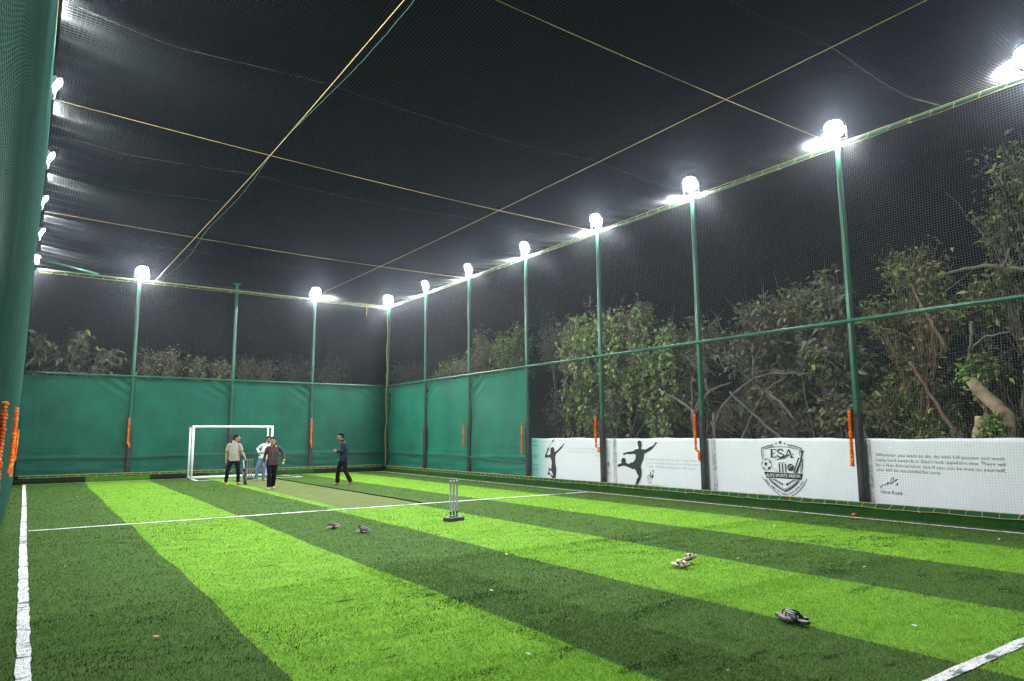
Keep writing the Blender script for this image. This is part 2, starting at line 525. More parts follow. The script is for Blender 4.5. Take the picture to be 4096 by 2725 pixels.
ZONES = [(98000, -.25, 4.5, 1.8, 4.6, .022, .0034, 1), (88000, 3.5, 9.5, 1.8, 5.0, .022, .0034, 2), (42000, -.25, 4.5, 4.6, 8, .022, .0050, 3),
         (95000, 3.5, 13.5, 4.6, 8.5, .022, .0050, 4), (72000, -.25, 13.7, 8, 15, .022, .0075, 5), (40000, -.25, 13.8, 15, 30, .024, .012, 6), (22000, 9.5, 13.7, 2.9, 4.6, .022, .0040, 7)]
Vs = []; Fs = []
for z in ZONES:
    V_, F_, s_ = blades(*z)
    Vs.append(V_); Fs.append(F_ + off); ms.append(s_); off += len(V_)
g = fast('artificial_grass', np.concatenate(Vs), np.concatenate(Fs), [M['blade_dark'], M['blade_light'], M['blade_white'], M['blade_worn_dark'], M['blade_worn_light']], midx=np.concatenate(ms))
tag(g, kind='stuff')

# ================================================================== the cage
def steel_post(x, y, label, group, top=ZT + .30, pad=2.04, lean=0.0, pad_r=.090, cap=False):
    root = empty('steel_post', (x, y, 0))
    tag(root, label, 'post', group)
    L = lambda z: lean * z / ZT
    mb = MB()
    zs = [0.0, 1, 2, 3, 3.97, 4.03, 5.05, 5.08, 6, 7, top]
    mb.tube([(L(z), 0, z) for z in zs], [.064 if z > 5.06 else .069 for z in zs], 16)
    mb.build('pole', M['green_steel'], root, True)
    if pad:
        mb = MB(); n = 9
        mb.tube([(L(z), 0, z) for z in np.linspace(.2, pad, n)], [pad_r + random.uniform(-.003, .003) for _ in range(n)], 16)
        mb.build('pad', M['pad'], root, True)
    if cap:
        mb = MB(); mb.rbox((L(top) - .17, -.07, top), (L(top) + .17, .07, top + .03), .01)
        mb.tube([(0, 0, top - .06), (0, 0, top)], [.06, .09], 12)
        mb.build('cap', M['green_steel'], root)
    return root

def floodlight(x, y, z, az, label, tilt=30, w=.42, h=.38, dome=.06, ex=2.4):
    """LED floodlight on a U bracket; az = heading of the beam, tilt = degrees below level"""
    root = empty('floodlight', (x, y, z)); root.rotation_euler = (0, 0, az)
    tag(root, label, 'floodlight', 'floodlights round the top of the cage')
    R = Matrix.Rotation(math.radians(tilt), 4, 'Y')      # beam along +x then tipped down
    mb = MB(); mb.rbox((-.07, -w / 2 + .015, -h / 2 + .015), (0, w / 2 - .015, h / 2 - .015), .02, R)
    for k in range(9):
        yk = -w / 2 + .03 + k * (w - .06) / 8
        mb.box((-.115, yk - .006, -h / 2 + .02), (-.07, yk + .006, h / 2 - .02), R)
    mb.build('housing', M['housing'], root)
    mb = MB()
    nl = 28; V = [R @ Vector((.004 + dome, 0, 0))]; F = []
    for q_, f_ in enumerate((.35, .65, .88, 1.0)):
        for k in range(nl):
            a = 2 * math.pi * k / nl; c_, s_ = math.cos(a), math.sin(a)
            rr = (abs(c_) ** ex + abs(s_) ** ex) ** (-1 / ex) * f_
            V.append(R @ Vector((.004 + dome * (1 - f_ ** 2), c_ * rr * w / 2, s_ * rr * h / 2)))
    for k in range(nl):
        F.append((0, 1 + k, 1 + (k + 1) % nl))
        for q_ in range(3): F.append((1 + q_ * nl + k, 1 + (q_ + 1) * nl + k, 1 + (q_ + 1) * nl + (k + 1) % nl, 1 + q_ * nl + (k + 1) % nl))
    mb.add(V, F); mb.build('lens', M['lens'], root, True)
    mb = MB()
    for s in (-1, 1):
        mb.tube([(-.03, s * (w / 2 + .045), 0), (-.05, s * (w / 2 + .045), -h / 2 - .08)], .014, 6)
    mb.tube([(-.05, -w / 2 - .06, -h / 2 - .08), (-.05, w / 2 + .06, -h / 2 - .08)], .016, 6)
    mb.tube([(-.05, 0, -h / 2 - .08), (-.06, 0, -h / 2 - .17)], .03, 8)
    mb.build('bracket', M['housing'], root)
    return root

RIGHT_WORDS = ['at the right edge of the picture', 'between the quotation banner and the crest banner',
               'between the crest banner and the footballer banner', 'between footballer and racket player banners',
               'where green cloth meets the racket banner', 'second from the back corner on the banner side', 'closest to the back corner on the banner side']
for y, wd in zip(RY, RIGHT_WORDS):
    steel_post(XR, y, 'green steel post with black padded foot ' + wd, 'green steel posts along the banner side')
steel_post(XR, 30.80, 'green steel post in the far corner laced with a yellow cord', 'green steel posts along the banner side')
LWORDS = ['at the left edge of the picture', 'just beyond the left edge garland', 'behind the large leftmost pair of garlands', 'fourth along the left wall', 'fifth along the left wall', 'nearest the back on the left wall']
for y, wd in zip(LY, LWORDS):
    steel_post(left_x(0, y) - .17, y, 'leaning green post behind the left cloth wall, ' + wd, 'green steel posts along the left wall', lean=left_x(ZT, y) - left_x(0, y), pad=0)
steel_post(left_x(0, YB) - .17, YB, 'green steel post in the far left corner beside the back cloth', 'green steel posts along the left wall', lean=left_x(ZT, YB) - left_x(0, YB), pad=0)
steel_post(BX[0], YB, 'green steel post of the back wall with a marigold garland left of the goal', 'green steel posts of the back wall')
steel_post(BX[1], YB, 'green steel post behind the goal, capped and without a lamp', 'green steel posts of the back wall', cap=True)
steel_post(BX[2], YB, 'green steel post of the back wall with a marigold garland right of the goal', 'green steel posts of the back wall')

LZ = 8.27
for y, wd in zip(RY, ['cut by the right edge of the picture', 'above the post by the quotation banner', 'above the post left of the crest banner',
                      'above the post between both player banners', 'above the cloth bay next to the banners', 'second from the corner along the banner side', 'next to the far corner on the banner side']):
    floodlight(XR - .02, y + .05, LZ, math.pi, 'glaring white floodlight on the side rail, ' + wd)
floodlight(XR - .05, YB - .03, LZ - .02, math.radians(225), 'glaring white floodlight on the far right corner post')
floodlight(BX[2] + .03, YB, LZ - .05, -math.pi / 2, 'glaring white floodlight above the back wall post with a garland right of the goal')
floodlight(BX[0] + .08, YB, LZ, -math.pi / 2, 'glaring white floodlight above the back wall post left of the goal')
for y, wd in zip(LY[2:], ['largest one, nearest the camera', 'second one from the camera', 'third one from the camera', 'fourth one, small and far']):
    floodlight(.03 if y < 20 else -.02, y, LZ, math.radians(-5), 'white floodlight seen side-on along the left rail, ' + wd, w=.27, h=.25, dome=.008, ex=9)
floodlight(-.15, YB - .1, LZ, math.radians(-50), 'small white floodlight in the far left corner over the brace pipe', w=.27, h=.25, dome=.008, ex=9)
for y in (7.7, 11.3):
    floodlight(-.05, y, LZ, 0, 'white floodlight on the left rail above the top of the picture')

# rails
def pipe(name, P, r, m, label, cat, group=None):
    mb = MB(); mb.tube(P, r, 12)
    return tag(mb.build(name, m, None, True), label, cat, group)
pipe('top_rail', [(XR, y, ZT + .03 * math.sin(y * .35)) for y in np.linspace(0, YB, 40)], .042, M['green_steel'], 'green top pipe rail along the banner side under the floodlights', 'rail', 'pipe rails of the cage')
pipe('top_rail', [(x, YB, ZT + .02 - .09 * max(0, x / 14) ** 2) for x in np.linspace(-.05, XR - .06, 20)], .042, M['green_steel'], 'green top pipe rail along the back wall', 'rail', 'pipe rails of the cage')
pipe('top_rail', [(left_x(ZT, y) + .02 * math.sin(y * .5), y, ZT) for y in np.linspace(3, YB - .06, 30)], .042, M['green_steel'], 'green top pipe rail along the left wall', 'rail', 'pipe rails of the cage')
pipe('middle_rail', [(XR - .075, y, ZM) for y in np.linspace(0, YB - .1, 30)], .042, M['green_steel'], 'green middle pipe rail crossing the posts in front of the trees', 'rail', 'pipe rails of the cage')
pipe('middle_rail', [(x, YB - .075, 4.02 - .003 * x) for x in np.linspace(-.15, XR - .12, 20)], .042, M['green_steel'], 'green middle pipe rail on top of the back cloth', 'rail', 'pipe rails of the cage')
pipe('brace_pipe', [(-.12, 29.4, 7.99), (1.88, 30.80, 7.93)], .045, M['green_steel'], 'short diagonal green pipe bracing the far left top corner', 'pipe')
mb = MB(); mb.rbox((XR - .16, 0, .145), (XR - .10, YB - .12, .235), .008)
tag(mb.build('base_channel', M['green_steel']), 'green steel base channel under the white banners with yellow lacing', 'channel', 'base channels')
mb = MB(); mb.rbox((-.1, YB - .13, .19), (XR - .17, YB - .07, .275), .008)
tag(mb.build('base_channel', M['green_steel']), 'green steel base channel along the foot of the back cloth', 'channel', 'base channels')

# lacing cords
def lacing(P0, P1, ztop, zbot, out, step, label, r=.006):
    a, b = Vector(P0), Vector(P1); L_ = (b - a).length; n = int(L_ / step)
    mb = MB(); o_ = Vector(out)
    top = []; bot = []
    for i in range(n + 1):
        t = i / n
        p = a.lerp(b, t) + o_
        top.append(p + Vector((0, 0, ztop + random.uniform(-.006, .006))))
        bot.append(p + Vector((0, 0, zbot + random.uniform(-.012, .012))))
    mb.tube(top, r * 1.1, 5); mb.tube(bot, r * .8, 5)
    for i in range(n):
        j = random.uniform(-.05, .05)
        mb.tube([top[i] + (b - a) / L_ * j, bot[i].lerp(bot[i + 1], .15)], r, 5)
        if i % 7 == 3: mb.ball(bot[i], .018, 6, 4)
    return tag(mb.build('lacing_cord', M['lace']), label, 'cord', 'yellow lacing cords')
lacing((XR - .168, 2, 0), (XR - .168, YB - .3, 0), .245, .15, (0, 0, 0), .27, 'yellow lacing cord tying the side net to the base channel below the banners')
lacing((XR - .3, YB - .138, 0), (-.1, YB - .138, 0), .285, .2, (0, 0, 0), .30, 'yellow lacing cord tying the back net along the base of the back wall')
lacing((XR - .056, 2, 0), (XR - .056, YB - .1, 0), ZT + .045, ZT - .06, (0, 0, 0), .42, 'yellow ties round the top rail of the banner side', .005)
lacing((XR - .1, YB - .056, 0), (0, YB - .056, 0), ZT + .02, ZT - .09, (0, 0, 0), .42, 'yellow ties round the top rail of the back wall', .005)
lacing((left_x(ZT, 18) + .06, 6, 0), (left_x(ZT, 18) + .06, 18, 0), ZT + .045, ZT - .06, (0, 0, 0), .5, 'yellow ties round the near part of the left top rail', .005)
lacing((left_x(ZT, 18) + .06, 18, 0), (left_x(ZT, YB) + .06, YB - .1, 0), ZT + .045, ZT - .06, (0, 0, 0), .5, 'yellow ties round the far part of the left top rail', .005)
mb = MB(); mb.tube([(XR - .12 + .02 * math.sin(z * 3.1), YB - .16 + .02 * math.sin(z * 4.7), z) for z in np.linspace(.25, 7.75, 70)], .012, 5)
for z in np.linspace(.4, 7.5, 26): mb.ball((XR - .12 + .02 * math.sin(z * 3.1), YB - .16, z), .022, 6, 4)
tag(mb.build('lacing_cord', M['lace']), 'yellow cord lacing the net edges together up the far corner post', 'cord', 'yellow lacing cords')
mb = MB(); mb.tube([(13.0, YB - .07, ZT - .08), (13.02, YB - .09, ZT - .3), (12.98, YB - .09, ZT - .55)], .008, 5)
tag(mb.build('rope_end', M['rope']), 'loose end of yellow rope hanging from the back top rail', 'rope')

# ------------------------------------------------------------------ green shade cloth
def cloth_mat(c=(0.002, 0.118, 0.076)):
    m = mat('green_shade_cloth', c, .6, .22, .9, spec=.18, trans=.12)
    N, L = nodes_of(m); b = N['Principled BSDF']
    tc = N.new('ShaderNodeTexCoord')
    w = N.new('ShaderNodeTexWave'); w.bands_direction = 'Z'; w.inputs['Scale'].default_value = 22; w.inputs['Distortion'].default_value = 1.2; w.inputs['Detail'].default_value = 2
    L.new(tc.outputs['Object'], w.inputs['Vector'])
    n = N.new('ShaderNodeTexNoise'); n.inputs['Scale'].default_value = 2.2; n.inputs['Detail'].default_value = 6
    L.new(tc.outputs['Object'], n.inputs['Vector'])
    ad = N.new('ShaderNodeMath'); ad.operation = 'MULTIPLY_ADD'; ad.inputs[1].default_value = .08
    L.new(w.outputs['Fac'], ad.inputs[0]); L.new(n.outputs['Fac'], ad.inputs[2])
    bp = N.new('ShaderNodeBump'); bp.inputs['Strength'].default_value = .35; bp.inputs['Distance'].default_value = .05
    L.new(ad.outputs[0], bp.inputs['Height']); L.new(bp.outputs['Normal'], b.inputs['Normal'])
    return m
M['cloth'] = cloth_mat()
M['cloth_lit'] = cloth_mat((0.004, 0.190, 0.120))  # lighter copy for the side bays, stronger lamp light put into the colour
def cloth(fn, u0, u1, z0, z1, nu, nv, seed, label, droop=.0, m='cloth'):
    """fn(u, z, d) -> point; d = distance the cloth stands proud"""
    u = np.linspace(u0, u1, nu); z = np.linspace(z0, z1, nv)
    U, Z = np.meshgrid(u, z, indexing='ij')
    T = (Z - z0) / (z1 - z0); Q = (U - u0) / (u1 - u0)
    d = .06 * (smooth_noise(U, Z, .6, .35, seed) - .5) + .015 * (smooth_noise(U + .5 * Z, Z, 2.2, .5, seed + 4) - .5)
    low = np.exp(-((Z - z0) / .75) ** 2)
    d += low * .07 * (smooth_noise(U, Z, .8, 7, seed + 1) - .5) + low * .035 * (smooth_noise(U, Z, 2.5, 9, seed + 2) - .5)
    d += .05 * np.exp(-((Z - (z0 + .62 + .03 * np.sin(U * 1.3))) / .035) ** 2)               # pleat where it is tied
    d += .03 * np.exp(-Q * 14) * np.sin(Z * 3 + seed) + .03 * np.exp(-(1 - Q) * 14) * np.sin(Z * 2.3 + seed * 2)
    corner = np.exp(-((1 - T) * 6) ** 2 - ((1 - Q) * 5) ** 2)
    d += .006 * np.exp(-((Z - (z0 + 2.0)) / .02) ** 2) - .01 * np.exp(-((Q * 3 % 1 - .5) / .012) ** 2)
    d += corner * .08 * np.sin((Q * 9 + T * 14) * 4)
    Zs = Z - droop * np.sin(np.pi * Q) * T * .03
    P = np.array([[fn(U[i, j], Zs[i, j], d[i, j]) for j in range(nv)] for i in range(nu)])
    idx = np.arange(nu * nv).reshape(nu, nv)
    F = np.stack([idx[:-1, :-1], idx[1:, :-1], idx[1:, 1:], idx[:-1, 1:]], -1).reshape(-1, 4)
    ob = fast('shade_cloth', P, F, M[m], smooth=True)
    return tag(ob, label, 'shade cloth', 'green shade cloths between the posts')
RC = lambda u, z, d: (XR + .07 - d, u, z)
BC = lambda u, z, d: (u, YB + .07 - d, z)
LC = lambda u, z, d: (left_x(z, u) - .07 + d * .22, u, z)
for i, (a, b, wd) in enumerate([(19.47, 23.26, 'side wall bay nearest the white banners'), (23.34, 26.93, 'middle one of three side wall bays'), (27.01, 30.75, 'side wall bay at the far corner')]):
    cloth(RC, a, b, .22, ZM - .05, 60, 70, 3 + i, 'brightly lit green shade cloth in the ' + wd, .5, 'cloth_lit')
for i, (a, b, wd) in enumerate([(-.2, 3.29, 'leftmost bay of the back wall'), (3.37, 7.03, 'back wall bay left of and behind the goal'), (7.11, 10.46, 'back wall bay behind the right goal post'), (10.54, 14.12, 'back wall bay in the far right corner')]):
    cloth(BC, a, b, .26, ZM - .03, 60, 70, 13 + i, 'green shade cloth filling the ' + wd, .5)
cloth(LC, 1.0, YB + .05, .05, ZT - .04, 240, 60, 31, 'dark green shade cloth covering the whole left wall up to the top rail')
# black hose tied along the foot of the cloth
pipe('black_hose', [(XR - .10, y, .80 + .03 * math.sin(y * 1.1) - .012 * max(0, 23 - y) ** 1.3) for y in np.linspace(19.5, 30.6, 40)], .016, M['black_pipe'], 'black hose running along the foot of the side cloth to the banner post', 'hose', 'black hoses')
pipe('black_hose', [(x, YB - .11, .86 + .02 * math.sin(x * 1.7)) for x in np.linspace(.1, 14.0, 50)], .016, M['black_pipe'], 'black hose running along the lower part of the back cloth', 'hose', 'black hoses')

# ------------------------------------------------------------------ nets
CELL = .05
def ceil_pt(X, Y):
    d_r = XR - X; d_l = X + .04; d_b = YB - Y
    sag = .12 * np.abs(np.sin(np.pi * (X - 3.95) / 6.1)) + .07 * np.abs(np.sin(np.pi * (Y - .1) / 7.45))
    edge = np.minimum(np.minimum(d_r, d_l), d_b)
    sag *= np.clip(edge / 1.5, 0, 1)
    rip = .035 * np.sin(Y * 2 * np.pi / .62 + 2 * smooth_noise(X, Y, .4, .4, 4)) * np.exp(-np.minimum(d_r, d_l) / .7)
    wx = .10 * (smooth_noise(X, Y, .16, .42, 2) - .5) + .05 * (smooth_noise(X, Y, .8, 1.3, 6) - .5)
    wy = .10 * (smooth_noise(X, Y, .42, .16, 8) - .5) + .05 * (smooth_noise(X, Y, 1.3, .8, 9) - .5)
    k = np.clip(edge / .6, 0, 1)
    return np.stack([X + wx * k, Y + wy * k, ZT - .03 - sag + rip - .05 * np.clip(X / 14, 0, 1) ** 2 * np.clip((Y - 24) / 6, 0, 1)], -1)
def wall_pt(kind, U, Z):
    w = .05 * (smooth_noise(U, Z, .35, .3, 12) - .5)
    du = .10 * (smooth_noise(U, Z, .3, .6, 14) - .5) + .03 * (smooth_noise(U, Z, 1.1, 1.7, 15) - .5)
    dz = .08 * (smooth_noise(U, Z, .6, .3, 16) - .5) - .06 * np.sin(np.pi * np.clip((Z - .2) / 7.6, 0, 1)) * np.abs(np.sin(U * .83))
    if kind == 'R': return np.stack([XR - .135 - w, U + du, Z + dz], -1)
    if kind == 'B': return np.stack([U + du, YB - .14 - w, Z + dz], -1)
    return np.stack([left_x(Z, U) + .07 + w * .6, U + du, Z + dz], -1)
def net(name, pt, u, v, su, sv, r, label, group, m=None, CELL=CELL):
    """strands along u at every v and along v at every u"""
    uu = np.arange(u[0], u[1] + 1e-6, CELL); vv = np.arange(v[0], v[1] + 1e-6, CELL)
    a = np.linspace(u[0], u[1], su); b = np.linspace(v[0], v[1], sv)
    V1, V2 = np.meshgrid(vv, a, indexing='ij'); P1 = pt(V2, V1)
    U1, U2 = np.meshgrid(uu, b, indexing='ij'); P2 = pt(U1, U2)
    V, F = join_arrays([strands_arrays(P1, r), strands_arrays(P2, r)])
    ob = fast(name, V, F, m or M['net'])
    return tag(ob, label, 'net', group)
G_ = 'nets enclosing the pitch'
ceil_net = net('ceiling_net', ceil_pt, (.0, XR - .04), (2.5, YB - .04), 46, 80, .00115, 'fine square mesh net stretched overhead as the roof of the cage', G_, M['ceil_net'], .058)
net('side_net', lambda U, Z: wall_pt('R', U, Z), (2.5, YB - .16), (.24, ZT - .04), 90, 24, .00115, 'fine square mesh net hanging in front of the banners and trees', G_)
net('side_net', lambda U, Z: wall_pt('B', U, Z), (-.15, XR - .14), (.28, ZT - .06), 44, 24, .0011, 'fine square mesh net hanging across the back wall behind the goal', G_)
net('side_net', lambda U, Z: wall_pt('L', U, Z), (2.0, YB - .16), (.1, ZT - .05), 76, 24, .0010, 'fine mesh net hanging close in front of the left cloth wall', G_, M['left_net'])
# joining seams of the ceiling net
def seam(P, r, m, name='seam'):
    mb = MB(); Q = []
    for i in range(len(P)):
        Q.append(Vector(P[i]) + Vector((random.uniform(-.006, .006), random.uniform(-.006, .006), random.uniform(-.004, .004))))
    mb.tube(Q, r, 4); mb.build(name, m, ceil_net)
def cz(x, y): return float(ceil_pt(np.array(float(x)), np.array(float(y)))[2])
for y in (5.6, 11.2, 16.4, 24.4):
    seam([(x, y + .02 * math.sin(x * 1.7), cz(x, y) + .0) for x in np.arange(.2, 14.0, .09)], .0010, M['seamw'])
seam([(4.09 + .04 * math.sin(y * .8) + .04 * math.sin(y * .31), y, cz(4, y) + .01) for y in np.arange(4, 30.6, .12)], .0026, M['seam'])
seam([(x, 18.77 - .02 * x, cz(x, 18.7)) for x in np.arange(.0, 4.0, .1)], .0035, M['seam'])

# ropes under the ceiling net
def rope(P, label):
    mb = MB(); mb.tube(P, .0055, 6)
    return tag(mb.build('support_rope', M['rope']), label, 'rope', 'yellow ropes carrying the ceiling net')
def rz(x, y): return ZT - .05 - .10 * math.sin(math.pi * min(max(x / 14.1, 0), 1))
rope([(3.95 - .15 * max(0, (y - 14) / 16), y, ZT - .06 - .10 * math.sin(math.pi * (y - 1) / 29.8)) for y in np.linspace(2, 30.8, 40)], 'yellow rope running the length of the net roof on the left, beside a green seam')
rope([(10.13, y, ZT - .06 - .12 * math.sin(math.pi * (y - 1) / 29.8)) for y in np.linspace(1, 30.8, 40)], 'yellow rope running the length of the net roof on the right')
for y0, y1, wd in ((7.45, 7.72, 'nearest the camera'), (14.72, 15.5, 'in the middle'), (22.5, 23.2, 'farthest away')):
    rope([(x, y0 + (y1 - y0) * x / 14.1, rz(x, 0) + .02) for x in np.linspace(.0, XR - .05, 30)], 'yellow rope crossing the net roof from side to side, ' + wd)

# ------------------------------------------------------------------ marigold garlands
def garland(P, label, r=.035):
    mb = MB(); P = [Vector(p) for p in P]
    L_ = [0]
    for a, b in zip(P[:-1], P[1:]): L_.append(L_[-1] + (b - a).length)
    n = int(L_[-1] / .034)
    for i in range(n + 1):
        s = L_[-1] * i / n
        k = max(j for j in range(len(L_)) if L_[j] <= s + 1e-9); k = min(k, len(P) - 2)
        p = P[k].lerp(P[k + 1], (s - L_[k]) / (L_[k + 1] - L_[k]))
        rr = r * random.uniform(.85, 1.15)
        n_ = 10; V = []; F = []
        for q, (f, z) in enumerate(((.45, -.020), (1, -.012), (1.05, .004), (.5, .018))):
            for w in range(n_):
                an = 2 * math.pi * w / n_ + random.uniform(-.1, .1); e = rr * f * random.uniform(.86, 1.14)
                V.append((p.x + e * math.cos(an), p.y + e * math.sin(an), p.z + z))
        for q in range(3):
            for w in range(n_): F.append((q * n_ + w, q * n_ + (w + 1) % n_, q * n_ + n_ + (w + 1) % n_, q * n_ + n_ + w))
        F.append(tuple(range(n_ - 1, -1, -1))); F.append(tuple(range(3 * n_, 4 * n_)))
        mb.add(V, F)
    return tag(mb.build('flower_garland', M['garland'], None, False), label, 'garland', 'orange marigold garlands hung on the posts')
gx = XR - .17
garland([(gx, 7.86, 2.10), (gx, 7.87, 1.6), (gx, 7.88, .97)], 'long orange marigold garland on the padded post beside the quotation banner', .04)
garland([(gx, 11.95, 2.13), (gx, 11.96, 1.25), (gx, 11.87, 1.18), (gx, 11.86, .98)], 'orange marigold garland on the padded post left of the crest banner')
garland([(gx, 15.74, 2.12), (gx, 15.74, 1.26), (gx, 15.64, 1.24), (gx, 15.64, 1.14)], 'orange marigold garland with a kinked end between the two player banners')
garland([(gx, 19.53, 2.04), (gx, 19.53, 1.02)], 'orange marigold garland in two lengths where the cloth meets the banners')
garland([(gx, 23.42, 2.08), (gx, 23.42, 1.22)], 'short orange marigold garland on the post between two cloth bays of the side wall')
garland([(3.28, YB - .16, 2.36), (3.28, YB - .16, 1.40), (3.33, YB - .16, 1.36), (3.33, YB - .16, 1.26)], 'orange marigold garland with a hooked end on the back post left of the goal')
garland([(10.47, YB - .16, 2.40), (10.47, YB - .16, 1.32), (10.50, YB - .16, 1.28), (10.50, YB - .16, 1.16)], 'orange marigold garland on the back post right of the goal')
def lg(y, x, a, b, label, r=.036, kink=0):
    garland([(x, y, a), (x - .01, y, (a + b) / 2), (x - .02, y - .02, b + .12), (x - .03 - kink, y - .1, b)], label, r)
lg(8.05, -.185, 1.97, .55, 'orange marigold garland cut by the left edge of the picture')
lg(15.45, -.165, 2.17, 1.04, 'thickest orange and yellow marigold garland on the left wall', .042, .02)
lg(19.2, -.185, 2.10, .80, 'orange marigold garland partly hidden behind the thickest one on the left wall')
lg(23.0, -.165, 1.85, 1.05, 'thin orange marigold garland, farthest along the left wall')

# outlines of the prints, as (y, z) on the wall plane
FOOT = [(14.298,1.401),(14.269,1.441),(14.213,1.457),(14.159,1.437),(14.137,1.396),(14.136,1.344),(14.129,1.324),(14.147,1.292),(14.161,1.252),(14.16,1.211),(14.087,1.212),(13.979,1.208),(13.833,1.272),(13.726,1.309),(13.654,1.348),(13.634,1.392),(13.567,1.425),(13.585,1.399),(13.544,1.397),(13.557,1.367),(13.601,1.361),(13.629,1.316),(13.693,1.271),(13.784,1.199),(13.892,1.153),(13.983,1.119),(14.047,1.088),(14.069,1.007),(14.09,0.929),(14.158,0.824),(14.202,0.732),(14.175,0.643),(14.17,0.552),(14.189,0.461),(14.223,0.382),(14.282,0.289),(14.358,0.208),(14.441,0.206),(14.391,0.309),(14.37,0.375),(14.299,0.431),(14.304,0.482),(14.354,0.532),(14.391,0.609),(14.441,0.659),(14.534,0.642),(14.599,0.673),(14.72,0.702),(14.834,0.727),(14.93,0.728),(15.028,0.698),(15.116,0.691),(15.145,0.721),(15.123,0.762),(15.064,0.777),(14.97,0.8),(14.978,0.88),(14.951,0.935),(14.872,0.963),(14.806,0.941),(14.78,0.885),(14.788,0.819),(14.716,0.805),(14.669,0.789),(14.583,0.831),(14.498,0.84),(14.431,0.895),(14.391,0.948),(14.388,1.027),(14.395,1.079),(14.457,1.065),(14.479,1.08),(14.601,1.062),(14.743,1.068),(14.811,1.058),(14.851,1.02),(14.888,1.056),(14.877,1.097),(14.799,1.107),(14.684,1.133),(14.57,1.142),(14.476,1.156),(14.39,1.204),(14.265,1.222),(14.263,1.264),(14.283,1.316)]
SIG2 = [[(13.818,0.452),(13.868,0.501),(13.931,0.492),(13.951,0.44),(13.917,0.397),(13.937,0.345),(13.895,0.303),(13.834,0.297),(13.806,0.326),(13.83,0.376),(13.871,0.45),(13.841,0.528),(13.819,0.618)],[(13.819,0.618),(13.823,0.528),(13.802,0.422),(13.78,0.505),(13.765,0.455),(13.709,0.533)],[(13.802,0.422),(13.73,0.456),(13.777,0.568),(13.748,0.456)],[(13.756,0.658),(13.716,0.577)],[(13.729,0.659),(13.697,0.597)]]
BAD = [(18.31,1.135),(18.297,1.186),(18.237,1.223),(18.177,1.231),(18.118,1.203),(18.092,1.138),(18.098,1.073),(18.062,1.081),(17.932,1.14),(17.791,1.228),(17.698,1.272),(17.639,1.337),(17.582,1.347),(17.587,1.316),(17.64,1.28),(17.723,1.193),(17.84,1.12),(18.005,1.024),(18.054,0.951),(18.067,0.879),(18.062,0.792),(18.056,0.677),(18.016,0.564),(18.02,0.42),(18.051,0.29),(18.058,0.207),(18.201,0.2),(18.282,0.266),(18.352,0.335),(18.485,0.322),(18.484,0.351),(18.422,0.433),(18.415,0.535),(18.395,0.572),(18.336,0.524),(18.277,0.519),(18.275,0.598),(18.253,0.715),(18.27,0.816),(18.34,0.894),(18.581,0.878),(18.625,0.902),(18.609,0.954),(18.504,1.088),(18.466,1.177),(18.404,1.214),(18.368,1.222),(18.382,1.163),(18.443,1.104),(18.506,1.015),(18.519,0.956),(18.41,0.965),(18.325,0.996),(18.301,1.019),(18.319,1.077)]
BADHOLE = [(18.373,0.461),(18.314,0.464),(18.255,0.433),(18.209,0.37),(18.196,0.301),(18.269,0.324),(18.34,0.372),(18.379,0.413)]
RACKET = [(18.238,1.372),(18.22,1.42),(18.171,1.464),(18.102,1.496),(18.117,1.45),(18.166,1.406)]
SHAFT = [(18.385,1.222),(18.233,1.375)]
SIG1 = [[(15.61,0.739),(15.549,0.793),(15.5,0.821),(15.542,0.728),(15.525,0.677),(15.474,0.73)],[(15.58,0.766),(15.503,0.743),(15.466,0.796)]]
LLINES = {'out_l':[(9.905,1.375),(10.067,1.344),(10.228,1.294),(10.23,1.181),(10.213,1.042)],'out_r':[(9.532,1.382),(9.358,1.351),(9.196,1.299),(9.209,1.209)],'in_l':[(9.901,1.342),(10.043,1.317),(10.181,1.276),(10.188,1.181),(10.177,1.071)],'in_r':[(9.528,1.346),(9.373,1.319),(9.244,1.281),(9.242,1.209),(9.24,1.135)],'arc':[(10.123,1.271),(9.953,1.315),(9.726,1.331),(9.505,1.32),(9.304,1.271)],'r_low':[(9.188,1.072),(9.192,0.925),(9.221,0.766)],'r_low2':[(9.22,0.945),(9.232,0.86),(9.256,0.764)],'v_out':[(10.058,0.584),(9.957,0.486),(9.812,0.396),(9.657,0.329),(9.494,0.41),(9.368,0.506),(9.298,0.584)],'v_in':[(10.007,0.59),(9.918,0.499),(9.786,0.425),(9.654,0.374),(9.516,0.44),(9.402,0.526),(9.35,0.592)],'tag_l':[(10.261,0.636),(10.147,0.498),(10.014,0.374),(9.87,0.274),(9.727,0.198)],'tag_r':[(9.55,0.202),(9.407,0.283),(9.269,0.396),(9.168,0.517),(9.107,0.635)],'trail':[(9.932,0.868),(9.86,0.805),(9.789,0.748)],'trail2':[(9.959,0.835),(9.899,0.782),(9.827,0.747)]}
